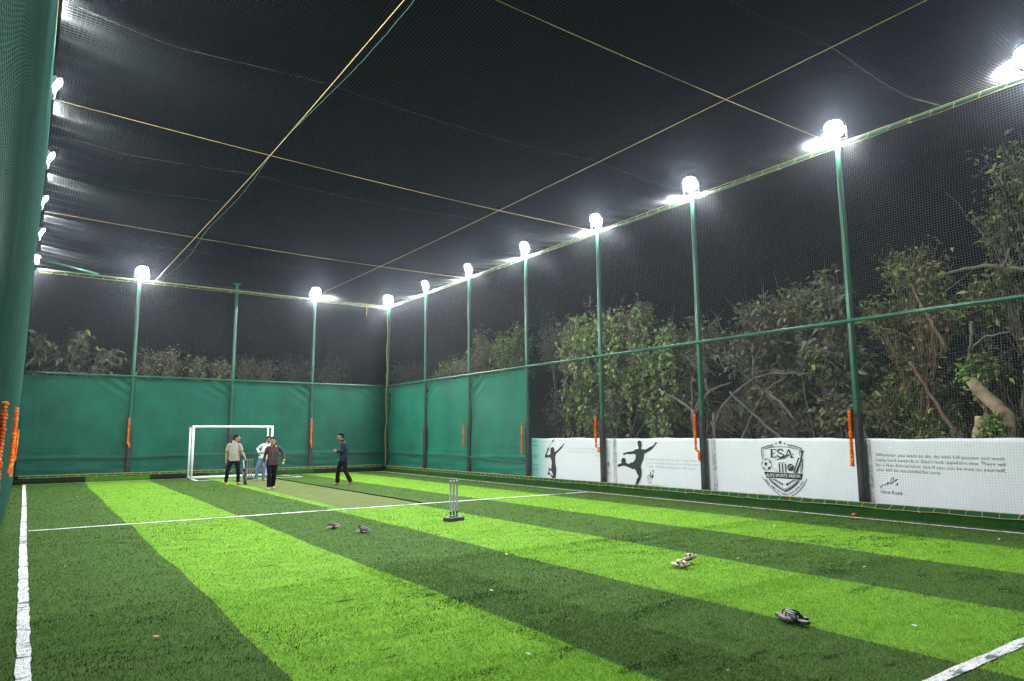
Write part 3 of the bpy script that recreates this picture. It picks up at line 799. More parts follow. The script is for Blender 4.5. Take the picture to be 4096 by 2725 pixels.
LPOLY = {'E':[(10.02,1.27),(9.836,1.273),(9.836,1.22),(9.856,1.253),(9.934,1.254),(9.939,1.188),(9.898,1.189),(9.882,1.209),(9.886,1.143),(9.899,1.17),(9.937,1.169),(9.94,1.096),(9.866,1.1),(9.829,1.133),(9.837,1.078),(10.013,1.077),(9.987,1.095),(9.983,1.251)],'A1':[(9.592,1.149),(9.526,1.277),(9.49,1.271),(9.452,1.178),(9.485,1.172),(9.521,1.236),(9.565,1.155)],'A2':[(9.482,1.129),(9.439,1.141),(9.418,1.097),(9.37,1.084),(9.503,1.078),(9.469,1.095)],'sw1':[(9.909,1.022),(9.807,1.041),(9.704,1.098),(9.59,1.147),(9.467,1.167),(9.337,1.167),(9.468,1.151),(9.579,1.122),(9.681,1.071),(9.783,1.031)],'sw2':[(9.752,1.024),(9.67,1.055),(9.568,1.112),(9.481,1.14),(9.556,1.104),(9.645,1.056)],'band':[(10.195,0.747),(9.815,0.74),(9.448,0.736),(9.187,0.746),(9.232,0.603),(9.457,0.608),(9.798,0.615),(10.127,0.603)],'bl1':[(9.785,0.969),(9.712,0.973),(9.711,0.96),(9.783,0.96)],'bl2':[(9.698,0.971),(9.629,0.973),(9.629,0.962),(9.696,0.96)],'st1':[(9.793,0.949),(9.761,0.95),(9.754,0.749),(9.784,0.748)],'st2':[(9.714,0.951),(9.684,0.952),(9.68,0.75),(9.707,0.749)],'st3':[(9.634,0.949),(9.606,0.95),(9.599,0.753),(9.626,0.752)],'bat':[(9.287,1.089),(9.233,1.092),(9.182,1.241),(9.161,1.261),(9.141,1.242),(9.199,1.083),(9.189,1.056),(9.327,0.756),(9.4,0.743),(9.429,0.758),(9.42,0.79)],'batgap':[(9.273,1.028),(9.253,1.071),(9.229,1.071),(9.238,1.029),(9.264,0.986),(9.374,0.77),(9.393,0.759)]}
STARS = [[(9.716,1.477),(9.705,1.443),(9.664,1.443),(9.698,1.421),(9.689,1.387),(9.721,1.407),(9.756,1.386),(9.742,1.421),(9.773,1.442),(9.732,1.443)],[(9.832,1.429),(9.825,1.408),(9.8,1.407),(9.821,1.394),(9.815,1.373),(9.835,1.386),(9.856,1.373),(9.848,1.394),(9.867,1.407),(9.842,1.408)],[(9.602,1.43),(9.595,1.409),(9.571,1.409),(9.591,1.396),(9.585,1.375),(9.605,1.387),(9.626,1.375),(9.617,1.396),(9.636,1.409),(9.611,1.409)]]
BALLO = [(9.969,0.922),(9.978,0.88),(10.0,0.841),(10.033,0.81),(10.072,0.789),(10.116,0.781),(10.158,0.786),(10.196,0.804),(10.225,0.833),(10.243,0.871),(10.247,0.913),(10.237,0.956),(10.215,0.995),(10.182,1.026),(10.142,1.047),(10.098,1.055),(10.056,1.049),(10.018,1.031),(9.99,1.001),(9.973,0.964)]
BALLI = [(9.981,0.921),(9.99,0.883),(10.01,0.847),(10.04,0.818),(10.076,0.799),(10.115,0.792),(10.154,0.796),(10.188,0.813),(10.214,0.84),(10.23,0.875),(10.234,0.914),(10.225,0.953),(10.205,0.989),(10.175,1.018),(10.138,1.036),(10.099,1.044),(10.06,1.038),(10.026,1.021),(10.0,0.994),(9.985,0.96)]
PENTS = [[(10.122,0.97),(10.079,0.941),(10.099,0.891),(10.154,0.89),(10.168,0.938)],[(10.124,1.05),(10.079,1.044),(10.107,1.022),(10.151,1.027),(10.163,1.042)],[(10.031,1.008),(9.994,0.976),(9.99,0.943),(10.015,0.948),(10.036,0.98)],[(10.232,0.98),(10.216,0.992),(10.215,0.947),(10.239,0.913),(10.244,0.936)],[(10.208,0.853),(10.164,0.838),(10.147,0.8),(10.173,0.799),(10.21,0.826)],[(10.059,0.859),(10.008,0.866),(10.023,0.832),(10.063,0.798),(10.075,0.819)]]
CBALL = [(9.407,0.87),(9.412,0.844),(9.426,0.821),(9.446,0.801),(9.47,0.789),(9.497,0.784),(9.522,0.787),(9.545,0.798),(9.563,0.815),(9.574,0.838),(9.576,0.864),(9.57,0.89),(9.556,0.914),(9.536,0.933),(9.512,0.946),(9.485,0.951),(9.459,0.947),(9.437,0.936),(9.419,0.918),(9.409,0.896)]
CSEAM = [(9.557,0.827),(9.51,0.882),(9.435,0.922)]
LEAVES = [[(9.907,0.572),(9.919,0.568),(9.942,0.57),(9.963,0.577),(9.969,0.586),(9.957,0.591),(9.934,0.589),(9.913,0.581)],[(9.878,0.545),(9.889,0.55),(9.899,0.567),(9.903,0.586),(9.898,0.597),(9.888,0.592),(9.877,0.575),(9.873,0.555)],[(9.852,0.545),(9.863,0.54),(9.886,0.54),(9.908,0.545),(9.915,0.553),(9.904,0.559),(9.88,0.559),(9.859,0.553)],[(9.824,0.515),(9.834,0.52),(9.845,0.537),(9.849,0.556),(9.844,0.567),(9.833,0.562),(9.823,0.545),(9.819,0.526)],[(9.798,0.516),(9.809,0.51),(9.832,0.51),(9.853,0.516),(9.861,0.524),(9.849,0.529),(9.826,0.529),(9.805,0.524)],[(9.77,0.491),(9.78,0.496),(9.79,0.513),(9.794,0.532),(9.79,0.542),(9.779,0.538),(9.769,0.521),(9.765,0.502)],[(9.744,0.492),(9.755,0.486),(9.778,0.486),(9.799,0.491),(9.806,0.499),(9.795,0.505),(9.772,0.505),(9.751,0.5)],[(9.716,0.467),(9.726,0.472),(9.736,0.489),(9.74,0.508),(9.736,0.518),(9.725,0.514),(9.715,0.497),(9.711,0.478)],[(9.696,0.467),(9.707,0.462),(9.73,0.462),(9.751,0.467),(9.758,0.475),(9.747,0.481),(9.724,0.481),(9.703,0.475)],[(9.386,0.593),(9.393,0.584),(9.414,0.574),(9.436,0.57),(9.447,0.574),(9.44,0.583),(9.419,0.592),(9.397,0.596)],[(9.456,0.596),(9.453,0.586),(9.459,0.567),(9.471,0.549),(9.482,0.544),(9.485,0.553),(9.479,0.573),(9.467,0.591)],[(9.442,0.556),(9.45,0.547),(9.471,0.539),(9.494,0.537),(9.504,0.541),(9.496,0.55),(9.474,0.558),(9.452,0.56)],[(9.508,0.565),(9.505,0.555),(9.512,0.536),(9.524,0.518),(9.535,0.512),(9.538,0.522),(9.531,0.542),(9.519,0.559)],[(9.498,0.524),(9.506,0.515),(9.527,0.508),(9.55,0.505),(9.56,0.51),(9.552,0.518),(9.53,0.526),(9.508,0.529)],[(9.565,0.538),(9.561,0.528),(9.568,0.508),(9.58,0.49),(9.591,0.485),(9.594,0.495),(9.588,0.514),(9.575,0.532)],[(9.548,0.5),(9.556,0.492),(9.577,0.484),(9.6,0.481),(9.61,0.486),(9.602,0.495),(9.581,0.502),(9.558,0.505)],[(9.606,0.514),(9.603,0.504),(9.609,0.485),(9.622,0.467),(9.633,0.461),(9.636,0.471),(9.629,0.491),(9.617,0.509)],[(9.574,0.463),(9.585,0.458),(9.608,0.458),(9.629,0.463),(9.636,0.471),(9.625,0.477),(9.602,0.477),(9.581,0.471)]]
S_ST = [(9.658,1.234),(9.675,1.261),(9.73,1.271),(9.787,1.254),(9.796,1.216),(9.754,1.189),(9.687,1.163),(9.646,1.137),(9.667,1.099),(9.729,1.09),(9.791,1.101),(9.807,1.139)]
TAGPATH = [(10.155,0.563),(10.059,0.464),(9.963,0.393),(9.842,0.325),(9.722,0.273),(9.637,0.257),(9.551,0.279),(9.427,0.345),(9.313,0.441),(9.187,0.574)]
BANDTXT = [(10.119,0.636),(9.258,0.649)]
Q4 = [[(7.533,1.162),(5.235,1.135)],[(7.53,1.06),(5.24,1.034)],[(7.532,0.963),(5.245,0.926)],[(7.528,0.867),(6.316,0.844)],[(7.507,0.421),(7.064,0.412)]]
SIG4 = [[(7.494,0.58),(7.471,0.521),(7.438,0.597),(7.397,0.586),(7.339,0.629),(7.329,0.657),(7.334,0.589),(7.318,0.649),(7.285,0.619),(7.25,0.729),(7.208,0.744),(7.219,0.676),(7.272,0.619),(7.186,0.678),(7.156,0.72),(7.173,0.678),(7.123,0.729)],[(7.179,0.598),(7.136,0.64),(7.145,0.586)]]
Q1 = [[(17.328,1.163),(15.441,1.178)],[(17.368,1.066),(15.424,1.083)],[(16.157,0.972),(15.428,0.977)],[(15.928,0.466),(15.435,0.453)]]
Q2 = [[(13.974,0.922),(11.767,0.912)],[(13.973,0.819),(11.761,0.813)],[(13.974,0.724),(12.232,0.709)],[(13.953,0.204),(13.39,0.201)]]
# ================================================================== banners on the right wall
XB = 14.30
def banner_mat(name, teal=None):
    m = mat(name, (0.86, 0.86, 0.90), .5, .03, 1.5, spec=.4)
    N, L = nodes_of(m); b = N['Principled BSDF']
    tc = N.new('ShaderNodeTexCoord')
    n = N.new('ShaderNodeTexNoise'); n.inputs['Scale'].default_value = 3.0; n.inputs['Detail'].default_value = 4
    mp = N.new('ShaderNodeMapping'); mp.inputs['Scale'].default_value = (1, 2.2, .5)
    L.new(tc.outputs['Object'], mp.inputs['Vector']); L.new(mp.outputs['Vector'], n.inputs['Vector'])
    bp = N.new('ShaderNodeBump'); bp.inputs['Strength'].default_value = .15; bp.inputs['Distance'].default_value = .05
    L.new(n.outputs['Fac'], bp.inputs['Height']); L.new(bp.outputs['Normal'], b.inputs['Normal'])
    if teal:
        sp = N.new('ShaderNodeSeparateXYZ'); L.new(tc.outputs['Object'], sp.inputs['Vector'])
        ad = N.new('ShaderNodeMath'); ad.operation = 'MULTIPLY_ADD'; ad.inputs[1].default_value = .25
        L.new(n.outputs['Fac'], ad.inputs[0]); L.new(sp.outputs['Y'], ad.inputs[2])
        mr = N.new('ShaderNodeMapRange'); mr.inputs['From Min'].default_value = teal[0]; mr.inputs['From Max'].default_value = teal[1]
        L.new(ad.outputs[0], mr.inputs['Value'])
        mx = N.new('ShaderNodeMix'); mx.data_type = 'RGBA'
        L.new(mr.outputs['Result'], mx.inputs['Factor'])
        mx.inputs[6].default_value = (0.86, 0.86, 0.90, 1); mx.inputs[7].default_value = (0.17, 0.46, 0.40, 1)
        L.new(mx.outputs[2], b.inputs['Base Color'])
    return m
M['banner'] = banner_mat('white_banner_vinyl')
M['banner_teal'] = banner_mat('banner_vinyl_with_teal_end', (18.35, 19.25))
M['scuff'] = mat('scuffed_banner_edge', (0.62, 0.60, 0.60), .6, .5, 9, col2=(0.74, 0.74, 0.78), stretch=(1, 1, 1))

def banner(y0, y1, label, m, seed):
    """y0 = left end as seen from the pitch (far), y1 = near end"""
    n = 40; zs = [.17, .5, .9, 1.2, 1.45, 1.52]
    V = []; F = []
    for side in (0, 1):
        for i in range(n + 1):
            y = y0 + (y1 - y0) * i / n
            for z in zs:
                w = .004 * math.sin(y * 4.3 + z * 2 + seed)
                zz = z + (.010 * math.sin(y * 1.9 + seed) + .006 * math.sin(y * 5.3) if z > 1.5 else 0)
                V.append((XB + w + side * .005, y, zz))
    m_ = len(zs); o1 = (n + 1) * m_
    for i in range(n):
        for k in range(m_ - 1):
            a = i * m_ + k
            F.append((a, a + 1, a + m_ + 1, a + m_)); F.append((o1 + a, o1 + a + m_, o1 + a + m_ + 1, o1 + a + 1))
        a = i * m_ + m_ - 1; F.append((a, o1 + a, o1 + a + m_, a + m_))
    ob = fast('banner', V, F, m, smooth=True)
    return tag(ob, label, 'banner', 'white banners along the side wall')
b_rack = banner(19.37, 15.31, 'white banner with a black leaping racket player and a teal end beside the cloth', M['banner_teal'], 1)
b_foot = banner(15.30, 11.69, 'white banner with a black silhouette of a footballer kicking', M['banner'], 2)
b_logo = banner(11.68, 7.76, 'white banner with the black shield crest of stars, ball, stumps and bat', M['banner'], 3)
b_quote = banner(7.75, 3.4, 'white banner with only dark quotation lettering and a signature', M['banner'], 4)

def flat(polys, name, material, parent, dx=.012):
    V = []; F = []
    for P in polys:
        pts = [Vector((y, z, 0)) for y, z in P]
        b = len(V)
        V += [(XB - dx, y, z) for y, z in P]
        F += [tuple(b + i for i in t) for t in tessellate_polygon([pts])]
    me = bpy.data.meshes.new(name); me.from_pydata(V, [], F); me.materials.append(material); me.update()
    return link(bpy.data.objects.new(name, me), parent)
def stroke(P, w):
    """ribbon polygons along a polyline"""
    out = []
    for (a, b) in zip(P[:-1], P[1:]):
        d = Vector((b[0] - a[0], b[1] - a[1])); L_ = d.length
        if L_ < 1e-6: continue
        d /= L_; n = Vector((-d.y, d.x)) * w / 2; e = d * w * .25
        out.append([(a[0] - e.x + n.x, a[1] - e.y + n.y), (b[0] + e.x + n.x, b[1] + e.y + n.y), (b[0] + e.x - n.x, b[1] + e.y - n.y), (a[0] - e.x - n.x, a[1] - e.y - n.y)])
    return out
GC = {}
def glyphs(s, off=0.0):
    if (s, off) in GC: return GC[s, off]
    cu = bpy.data.curves.new('text', 'FONT'); cu.body = s; cu.offset = off; cu.resolution_u = 3
    ob = bpy.data.objects.new('text', cu); COL.objects.link(ob)
    dg = bpy.context.evaluated_depsgraph_get(); dg.update()
    me = bpy.data.meshes.new_from_object(ob.evaluated_get(dg))
    V = np.array([v.co[:] for v in me.vertices]).reshape(-1, 3); F = [tuple(p.vertices) for p in me.polygons]
    bpy.data.objects.remove(ob); bpy.data.curves.remove(cu); bpy.data.meshes.remove(me)
    GC[s, off] = (V, F)
    return V, F
def lettering(lines, name, material, parent, hs=1.0, off=0.0, dx=.012, hold=None):
    """lines = [(text, (y0, z0), (y1, z1))] fitted between the two ends"""
    AV = []; AF = []
    for k, (s, a, b) in enumerate(lines):
        V, F = glyphs(s, off)
        x0, x1 = V[:, 0].min(), V[:, 0].max()
        sc = (a[0] - b[0]) / (x1 - x0)
        t = (V[:, 0] - x0) / (x1 - x0)
        h = hold if hold else sc * hs
        P = np.stack([np.full(len(V), XB - dx), a[0] - (V[:, 0] - x0) * sc, a[1] + (b[1] - a[1]) * t + V[:, 1] * h], 1)
        base = len(AV); AV += [tuple(p) for p in P]; AF += [tuple(base + i for i in f) for f in F]
    me = bpy.data.meshes.new(name); me.from_pydata(AV, [], AF); me.materials.append(material); me.update()
    return link(bpy.data.objects.new(name, me), parent)

def down(l, d): return [(p[0], p[1] - d) for p in l]
q = Q4
lettering([('Whatever you want to do, do with full passion and work', q[0][0], q[0][1]), ("really hard towards it. Don't look anywhere else. There will", q[1][0], q[1][1]),
           ('be a few distractions, but if you can be true to yourself,', q[2][0], q[2][1]), ('you will be successful for sure.', q[3][0], q[3][1])], 'quotation', M['print_mid'], b_quote, hold=.092, off=-.012)
lettering([('-Virat Kohli', q[4][0], q[4][1])], 'signature_name', M['print_mid'], b_quote, hold=.10)
flat([p for l in SIG4 for p in stroke(l, .010)], 'signature', M['print_mid'], b_quote)
lettering([("It doesn't matter who you are - if you dream big and if", *Q2[0]), ('you work really hard, you can achieve unimaginable', *Q2[1]), ("results, and that's really good for the nation.", *Q2[2])], 'quotation', M['print_grey'], b_foot, hold=.092, off=-.015)
lettering([('-Sunil Chhetri', *Q2[3])], 'signature_name', M['print_grey'], b_foot, hold=.10)
flat([p for l in SIG2 for p in stroke(l, .012)], 'signature', M['print_black'], b_foot)
lettering([('Your dreams are what define your personality.', *Q1[0]), ('They have the power to give you wings and', *Q1[1]), ('make you fly high.', *Q1[2])], 'quotation', M['print_grey'], b_rack, hold=.092, off=-.015)
lettering([('-PV Sindhu', *Q1[3])], 'signature_name', M['print_grey'], b_rack, hold=.10)
flat([p for l in SIG1 for p in stroke(l, .012)], 'signature', M['print_black'], b_rack)
flat([FOOT], 'footballer_print', M['print_black'], b_foot)
pr = flat([BAD, RACKET] , 'racket_player_print', M['print_black'], b_rack)
flat([BADHOLE], 'print_gap', M['print_white'], b_rack, .016)
flat(stroke(SHAFT, .018), 'racket_shaft_print', M['print_grey'], b_rack, .014)
for b_, y in ((b_foot, 15.29), (b_logo, 11.67), (b_quote, 7.74)):
    # overlapped hem with torn tape marks
    flat([[(y, .18), (y - .13, .18), (y - .11, 1.50), (y - .005, 1.50)]], 'hem', M['scuff'], b_, .009)
    P = []
    for k in range(9):
        z = random.uniform(.25, 1.45); yy_ = y - random.uniform(.02, .1); w_ = random.uniform(.01, .03); h_ = random.uniform(.008, .035)
        P.append([(yy_, z), (yy_ - w_, z + random.uniform(-.01, .01)), (yy_ - w_ * .7, z + h_), (yy_ - w_ * .2, z + h_ * .8)])
    flat(P, 'tape_marks', M['print_black'], b_, .013)
P = []
for z in (1.42, 1.28, .95, .88, .62, .48):
    y = 19.33; P.append([(y, z), (y - .35, z + .012), (y - .33, z - .004), (y - .1, z - .02)])
flat(P, 'tape_marks', M['print_mid'], b_rack, .013)
# the crest
crest = []
for k, w in (('out_l', .020), ('out_r', .020), ('in_l', .012), ('in_r', .012), ('arc', .012), ('r_low', .018), ('r_low2', .010), ('v_out', .032), ('v_in', .011), ('tag_l', .011), ('tag_r', .015), ('trail', .005), ('trail2', .005)):
    crest += stroke(LLINES[k], w)
for k in ('E', 'A1', 'A2', 'sw1', 'sw2', 'band', 'bl1', 'bl2', 'st1', 'st2', 'st3', 'bat'): crest.append(LPOLY[k])
crest += STARS + LEAVES + [CBALL]
crest += stroke(S_ST, .030)
flat(crest, 'crest', M['print_black'], b_logo)
flat([BALLO], 'crest_football', M['print_black'], b_logo, .014)
flat([BALLI, LPOLY['batgap']] + stroke(CSEAM, .012), 'crest_highlights', M['print_white'], b_logo, .016)
pl = []
c0 = np.mean(PENTS[0], axis=0)
for k in range(5):
    v = np.array(PENTS[0][k]); o_ = c0 + (v - c0) * 2.2; pl += stroke([tuple(v), tuple(o_)], .004)
flat(PENTS + pl, 'crest_football_patches', M['print_black'], b_logo, .019)
lettering([('ELITE SPORTS ARENA', *BANDTXT)], 'crest_name', M['print_white'], b_logo, hold=.098, off=.012, dx=.018)
# motto set along the lower curve
TP = [Vector(p) for p in TAGPATH]
SL = [0]
for a, b in zip(TP[:-1], TP[1:]): SL.append(SL[-1] + (b - a).length)
motto = 'WHERE GAMES HIT HARD & PLAY NEVER ENDS'
AV = []; AF = []
for i, ch in enumerate(motto):
    if ch == ' ': continue
    s = SL[-1] * (i + .5) / len(motto)
    k = min(max(j for j in range(len(SL)) if SL[j] <= s), len(TP) - 2)
    d = (TP[k + 1] - TP[k]).normalized(); p = TP[k] + d * (s - SL[k]); nrm = Vector((d.y, -d.x))
    if nrm.y < 0: nrm = -nrm
    V_, F_ = glyphs(ch, .01); cx = (V_[:, 0].min() + V_[:, 0].max()) / 2
    base = len(AV)
    for v in V_:
        w = p + d * ((v[0] - cx) * .052) + nrm * (v[1] * .062 - .022)
        AV.append((XB - .012, w.x, w.y))
    AF += [tuple(base + j for j in f) for f in F_]
me = bpy.data.meshes.new('crest_motto'); me.from_pydata(AV, [], AF); me.materials.append(M['print_black']); me.update()
link(bpy.data.objects.new('crest_motto', me), b_logo)

# ================================================================== goal
goal = empty('football_goal', (6.90, 29.5, 0)); tag(goal, 'white box-frame football goal in front of the back cloth', 'goal')
GW, GH, GD = 1.51, 2.03, .62
for sx in (-1, 1):
    mb = MB(); mb.tube([(sx * GW, 0, 0), (sx * GW, 0, GH)], .046, 14); mb.build('post', M['white_steel'], goal, True)
    mb = MB(); mb.tube([(sx * GW, GD, 0), (sx * GW, GD, GH)], .036, 12); mb.build('rear_post', M['white_steel'], goal, True)
    mb = MB(); mb.tube([(sx * GW, 0.05, GH - .03), (sx * GW, GD, GH - .03)], .03, 10); mb.tube([(sx * GW, .05, .035), (sx * GW, GD, .035)], .03, 10)
    mb.build('side_bar', M['white_steel'], goal, True)
mb = MB(); mb.tube([(-GW - .046, 0, GH), (GW + .046, 0, GH)], .046, 14); mb.build('crossbar', M['white_steel'], goal, True)
mb = MB(); mb.tube([(-GW, GD, .05), (GW, GD, .05)], .042, 12); mb.build('ground_bar', M['white_steel'], goal, True)
def gnet(a, b, h, name):
    a = np.array(a); b = np.array(b); L_ = np.linalg.norm(b - a)
    n = int(L_ / .12); k = int(h / .12)
    P1 = np.array([[a + (b - a) * t + np.array([0, 0, z]) for t in np.linspace(0, 1, 8)] for z in np.linspace(.05, h, k)])
    P2 = np.array([[a + (b - a) * t + np.array([0, 0, z]) for z in np.linspace(.05, h, 8)] for t in np.linspace(0, 1, n)])
    V, F = join_arrays([strands_arrays(P1, .0007), strands_arrays(P2, .0007)])
    fast(name, V, F, M['goal_net'], goal)
gnet((-GW, GD + .03, 0), (GW, GD + .03, 0), GH - .02, 'back_net')
gnet((-GW - .03, 0, 0), (-GW - .03, GD, 0), GH - .02, 'side_net_panel')
gnet((GW + .03, 0, 0), (GW + .03, GD, 0), GH - .02, 'side_net_panel')
# net wound round post and crossbar
mb = MB()
mb.tube([(-GW + .049 * math.cos(t * 9), .049 * math.sin(t * 9), .05 + t * (GH - .1) / 14) for t in np.linspace(0, 14, 300)], .0025, 4)
mb.tube([(-GW + t * 2 * GW / 20, .049 * math.cos(t * 9), GH + .049 * math.sin(t * 9)) for t in np.linspace(0, 20, 420)], .0025, 4)
mb.build('net_lashing', M['goal_net'], goal)

# ================================================================== stumps
M['stump_grey'] = mat('grey_stump_plastic', (0.072, 0.080, 0.090), .4, .1)
M['stump_dark'] = mat('dark_stump_plastic', (0.035, 0.05, 0.055), .45, .1)
M['rubber'] = mat('black_rubber', (0.018, 0.018, 0.02), .55, .2, 20)
M['capw'] = mat('pale_stump_cap', (0.55, 0.56, 0.6), .4, .05)
def stumps(x, y, rz_, label, ms, sp=.085, bl=.40, bw=.20):
    root = empty('cricket_stumps', (x, y, 0), rz_); tag(root, label, 'stumps', 'sets of cricket stumps')
    mb = MB(); mb.rbox((-bl / 2, -bw / 2, 0), (bl / 2, bw / 2, .075), .012); mb.build('base', M['rubber'], root)
    for k in (-1, 0, 1):
        lx = k * sp; ex = lx + k * .004
        mb = MB()
        P = [(lx, 0, .07), (lx, 0, .10), (lx, 0, .101), (lx, 0, .165), (lx, 0, .166), (lx, 0, .18), (lx, 0, .181), (ex, 0, .755), (ex, 0, .765)]
        mb.tube(P, [.024, .024, .0195, .0195, .023, .023, .019, .018, .012], 14)
        s = mb.build('stump', ms, root, True)
        mb = MB(); mb.tube([(ex, 0, .752), (ex, 0, .772)], [.0185, .014], 12); mb.build('tip', M['capw'], s)
stumps(6.93, 11.95, math.radians(14), 'three grey stumps on a black base standing in the near light stripe', M['stump_grey'])
stumps(7.16, 27.95, math.radians(10), 'three dark stumps far off in front of the goal beside the bat', M['stump_dark'], .09, .30, .16)

# ================================================================== footwear
M['foam_grey'] = mat('slate_foam', (0.055, 0.060, 0.080), .55, .12, 30)
M['foam_pink'] = mat('pink_foam_sole', (0.66, 0.36, 0.33), .6, .08, 30)
M['strap_black'] = mat('black_strap', (0.015, 0.015, 0.02), .5, .1)
M['beige'] = mat('beige_foam', (0.62, 0.50, 0.38), .6, .08, 30)
M['slide'] = mat('charcoal_slide', (0.045, 0.042, 0.046), .5, .2, 40)
M['slide_top'] = mat('grey_footbed', (0.16, 0.145, 0.16), .65, .2, 60)
M['toe_red'] = mat('brown_toe_post', (0.22, 0.045, 0.025), .5, .1)
M['metal'] = mat('pewter_button', (0.5, 0.5, 0.5), .35, .1, metal=.8)
def sole_outline(L_, wf, wh, n=36):
    P = []
    for i in range(n):
        t = 2 * math.pi * i / n; c, s = math.cos(t), math.sin(t)
        x = c * L_ / 2
        u = x / L_ + .5
        w = wh + (wf - wh) * (1 / (1 + math.exp(-(u - .45) * 9))) - .012 * math.exp(-((u - .42) / .14) ** 2)
        P.append((x, math.copysign(abs(s) ** .75, s) * w / 2))
    return P
def sole(mb, L_, wf, wh, z0, z1, lift=.012, grow=1.0):
    P = sole_outline(L_ * grow, wf * grow, wh * grow); n = len(P); V = []; F = []
    z = lambda x, b: b + lift * max(0, (x / L_ - .18) / .32) ** 2 + lift * .4 * max(0, (-x / L_ - .3) / .2) ** 2
    zs = [(z0, .96), (z0 + .006, 1), (z1 - .006, 1), (z1, .965)]
    for b, f in zs:
        V += [(x * f, y * f, z(x, b)) for x, y in P]
    for i in range(3):
        for k in range(n): F.append((i * n + k, i * n + (k + 1) % n, (i + 1) * n + (k + 1) % n, (i + 1) * n + k))
    F.append(tuple(range(n - 1, -1, -1))); F.append(tuple(range(3 * n, 4 * n)))
    mb.add(V, F)
def arch_strap(mb, x0, x1, w0, w1, h0, h1, zb, th=.005, n=14, skew=0.0):
    """band over the foot from side to side, open at front and back"""
    V = []; F = []
    for j in range(4):                                   # outer front, outer back, inner back, inner front
        for i in range(n + 1):
            a = math.pi * i / n
            x = (x0, x1, x1, x0)[j]; w = (w0, w1, w1, w0)[j] - (th if j > 1 else 0); h = (h0, h1, h1, h0)[j] - (th if j > 1 else 0)
            V.append((x + skew * math.sin(a), math.cos(a) * w, zb + math.sin(a) ** .8 * h))
    m = n + 1
    for j in range(4):
        for i in range(n):
            F.append((j * m + i, j * m + i + 1, ((j + 1) % 4) * m + i + 1, ((j + 1) % 4) * m + i))
    mb.add(V, F)
def clog(x, y, rz_, label, strap_up, tilt=(0, 0), z=.0):
    root = empty('clog', (x, y, z), rz_); root.rotation_euler = (tilt[0], tilt[1], rz_)
    tag(root, label, 'clog', 'pair of grey clogs')
    mb = MB(); sole(mb, .255, .10, .075, .004, .034, .016); mb.build('sole', M['foam_pink'], root, False)
    mb = MB(); sole(mb, .250, .094, .07, .033, .040, .016); mb.build('footbed', M['foam_grey'], root)
    mb = MB(); X = [-.035, -.02, .02, .06, .09, .11, .121]
    mb.loft([(q_, 0, .036 + (.012 if q_ > .1 else 0)) for q_ in X], [(.044, .050), (.045, .062), (.047, .056), (.047, .044), (.041, .033), (.028, .022), (.008, .008)], 18, side=(0, 1, 0))
    up = mb.build('upper', M['foam_grey'], root, True)
    mb = MB()
    for k in range(5): mb.ball((.03 + .018 * (k % 3), (-.022, 0, .022, -.012, .012)[k], .086 - .012 * (k % 3)), (.004, .004, .004), 6, 4)
    mb.build('vent_holes', M['strap_black'], up)
    mb = MB()
    if strap_up: mb.tube([(-.03, .045, .06), (-.06, .042, .098), (-.085, 0, .108), (-.06, -.042, .098), (-.03, -.045, .06)], [(.011, .004)] * 5, 8, side=(0, 0, 1))
    else: mb.tube([(-.03, .047, .06), (-.09, .045, .055), (-.125, 0, .052), (-.09, -.045, .055), (-.03, -.047, .06)], [(.011, .004)] * 5, 8, side=(0, 0, 1))
    mb.build('heel_strap', M['strap_black'], root, True)
    return root
clog(4.63, 12.24, math.radians(8), 'grey clog with pink sole lying left, its toe pointing away', False, (math.radians(-14), 0), .022)
clog(4.85, 11.45, math.radians(-40), 'grey clog with pink sole on the right, its heel strap standing up', True, z=.016)
def sandal(x, y, rz_, label, tilt=(0, 0), z=0):
    root = empty('sandal', (x, y, z), rz_); root.rotation_euler = (tilt[0], tilt[1], rz_)
    tag(root, label, 'sandal', 'pair of beige sandals')
    mb = MB(); sole(mb, .265, .102, .078, .0, .010, .020); mb.build('outsole', M['rubber'], root)
    mb = MB(); sole(mb, .262, .100, .076, .010, .036, .020); mb.build('footbed', M['beige'], root)
    for (a, b, h0, h1) in ((-.035, .018, .062, .060), (.040, .085, .052, .042)):
        mb = MB(); arch_strap(mb, a, b, .050, .050, h0, h1, .026, .006)
        s = mb.build('strap', M['beige'], root, True)
        mb = MB(); mb.rbox((a + .008, -.060, .045), (b - .012, -.050, .068), .003); mb.build('buckle', M['rubber'], s)
sandal(6.765, 6.09, math.radians(-76), 'beige two-strap sandal lying flat, nearer the camera', z=.018)
sandal(7.06, 6.20, math.radians(-6), 'beige two-strap sandal propped up on its side behind the other', (math.radians(-24), math.radians(-6)), .048)
def slipper(x, y, rz_, label, z):
    root = empty('slipper', (x, y, z), rz_); tag(root, label, 'slipper', 'pair of black slippers')
    mb = MB(); sole(mb, .295, .105, .082, .0, .022, .012); mb.build('sole', M['slide'], root)
    mb = MB(); sole(mb, .285, .097, .075, .021, .026, .012); mb.build('footbed', M['slide_top'], root)
    for s in (-1, 1):
        mb = MB()
        mb.tube([(.055, s * .004, .074), (.03, s * .025, .078), (-.005, s * .045, .066), (-.035, s * .051, .042), (-.055, s * .050, .020)], [(.016, .003), (.021, .003), (.024, .003), (.024, .003), (.020, .003)], 8, side=(1, 0, .25))
        st = mb.build('strap', M['slide'], root, True)
        if s > 0:
            mb = MB(); mb.ball((.026, s * .033, .079), (.007, .007, .003), 8, 5); mb.build('button', M['metal'], st)
    mb = MB(); mb.tube([(.058, 0, .076), (.074, 0, .060), (.080, 0, .024)], [.007, .008, .006], 8); mb.build('toe_post', M['toe_red'], root, True)
slipper(5.603, 3.775, math.radians(92), 'black thong slipper in front, overlapping the other one', .020)
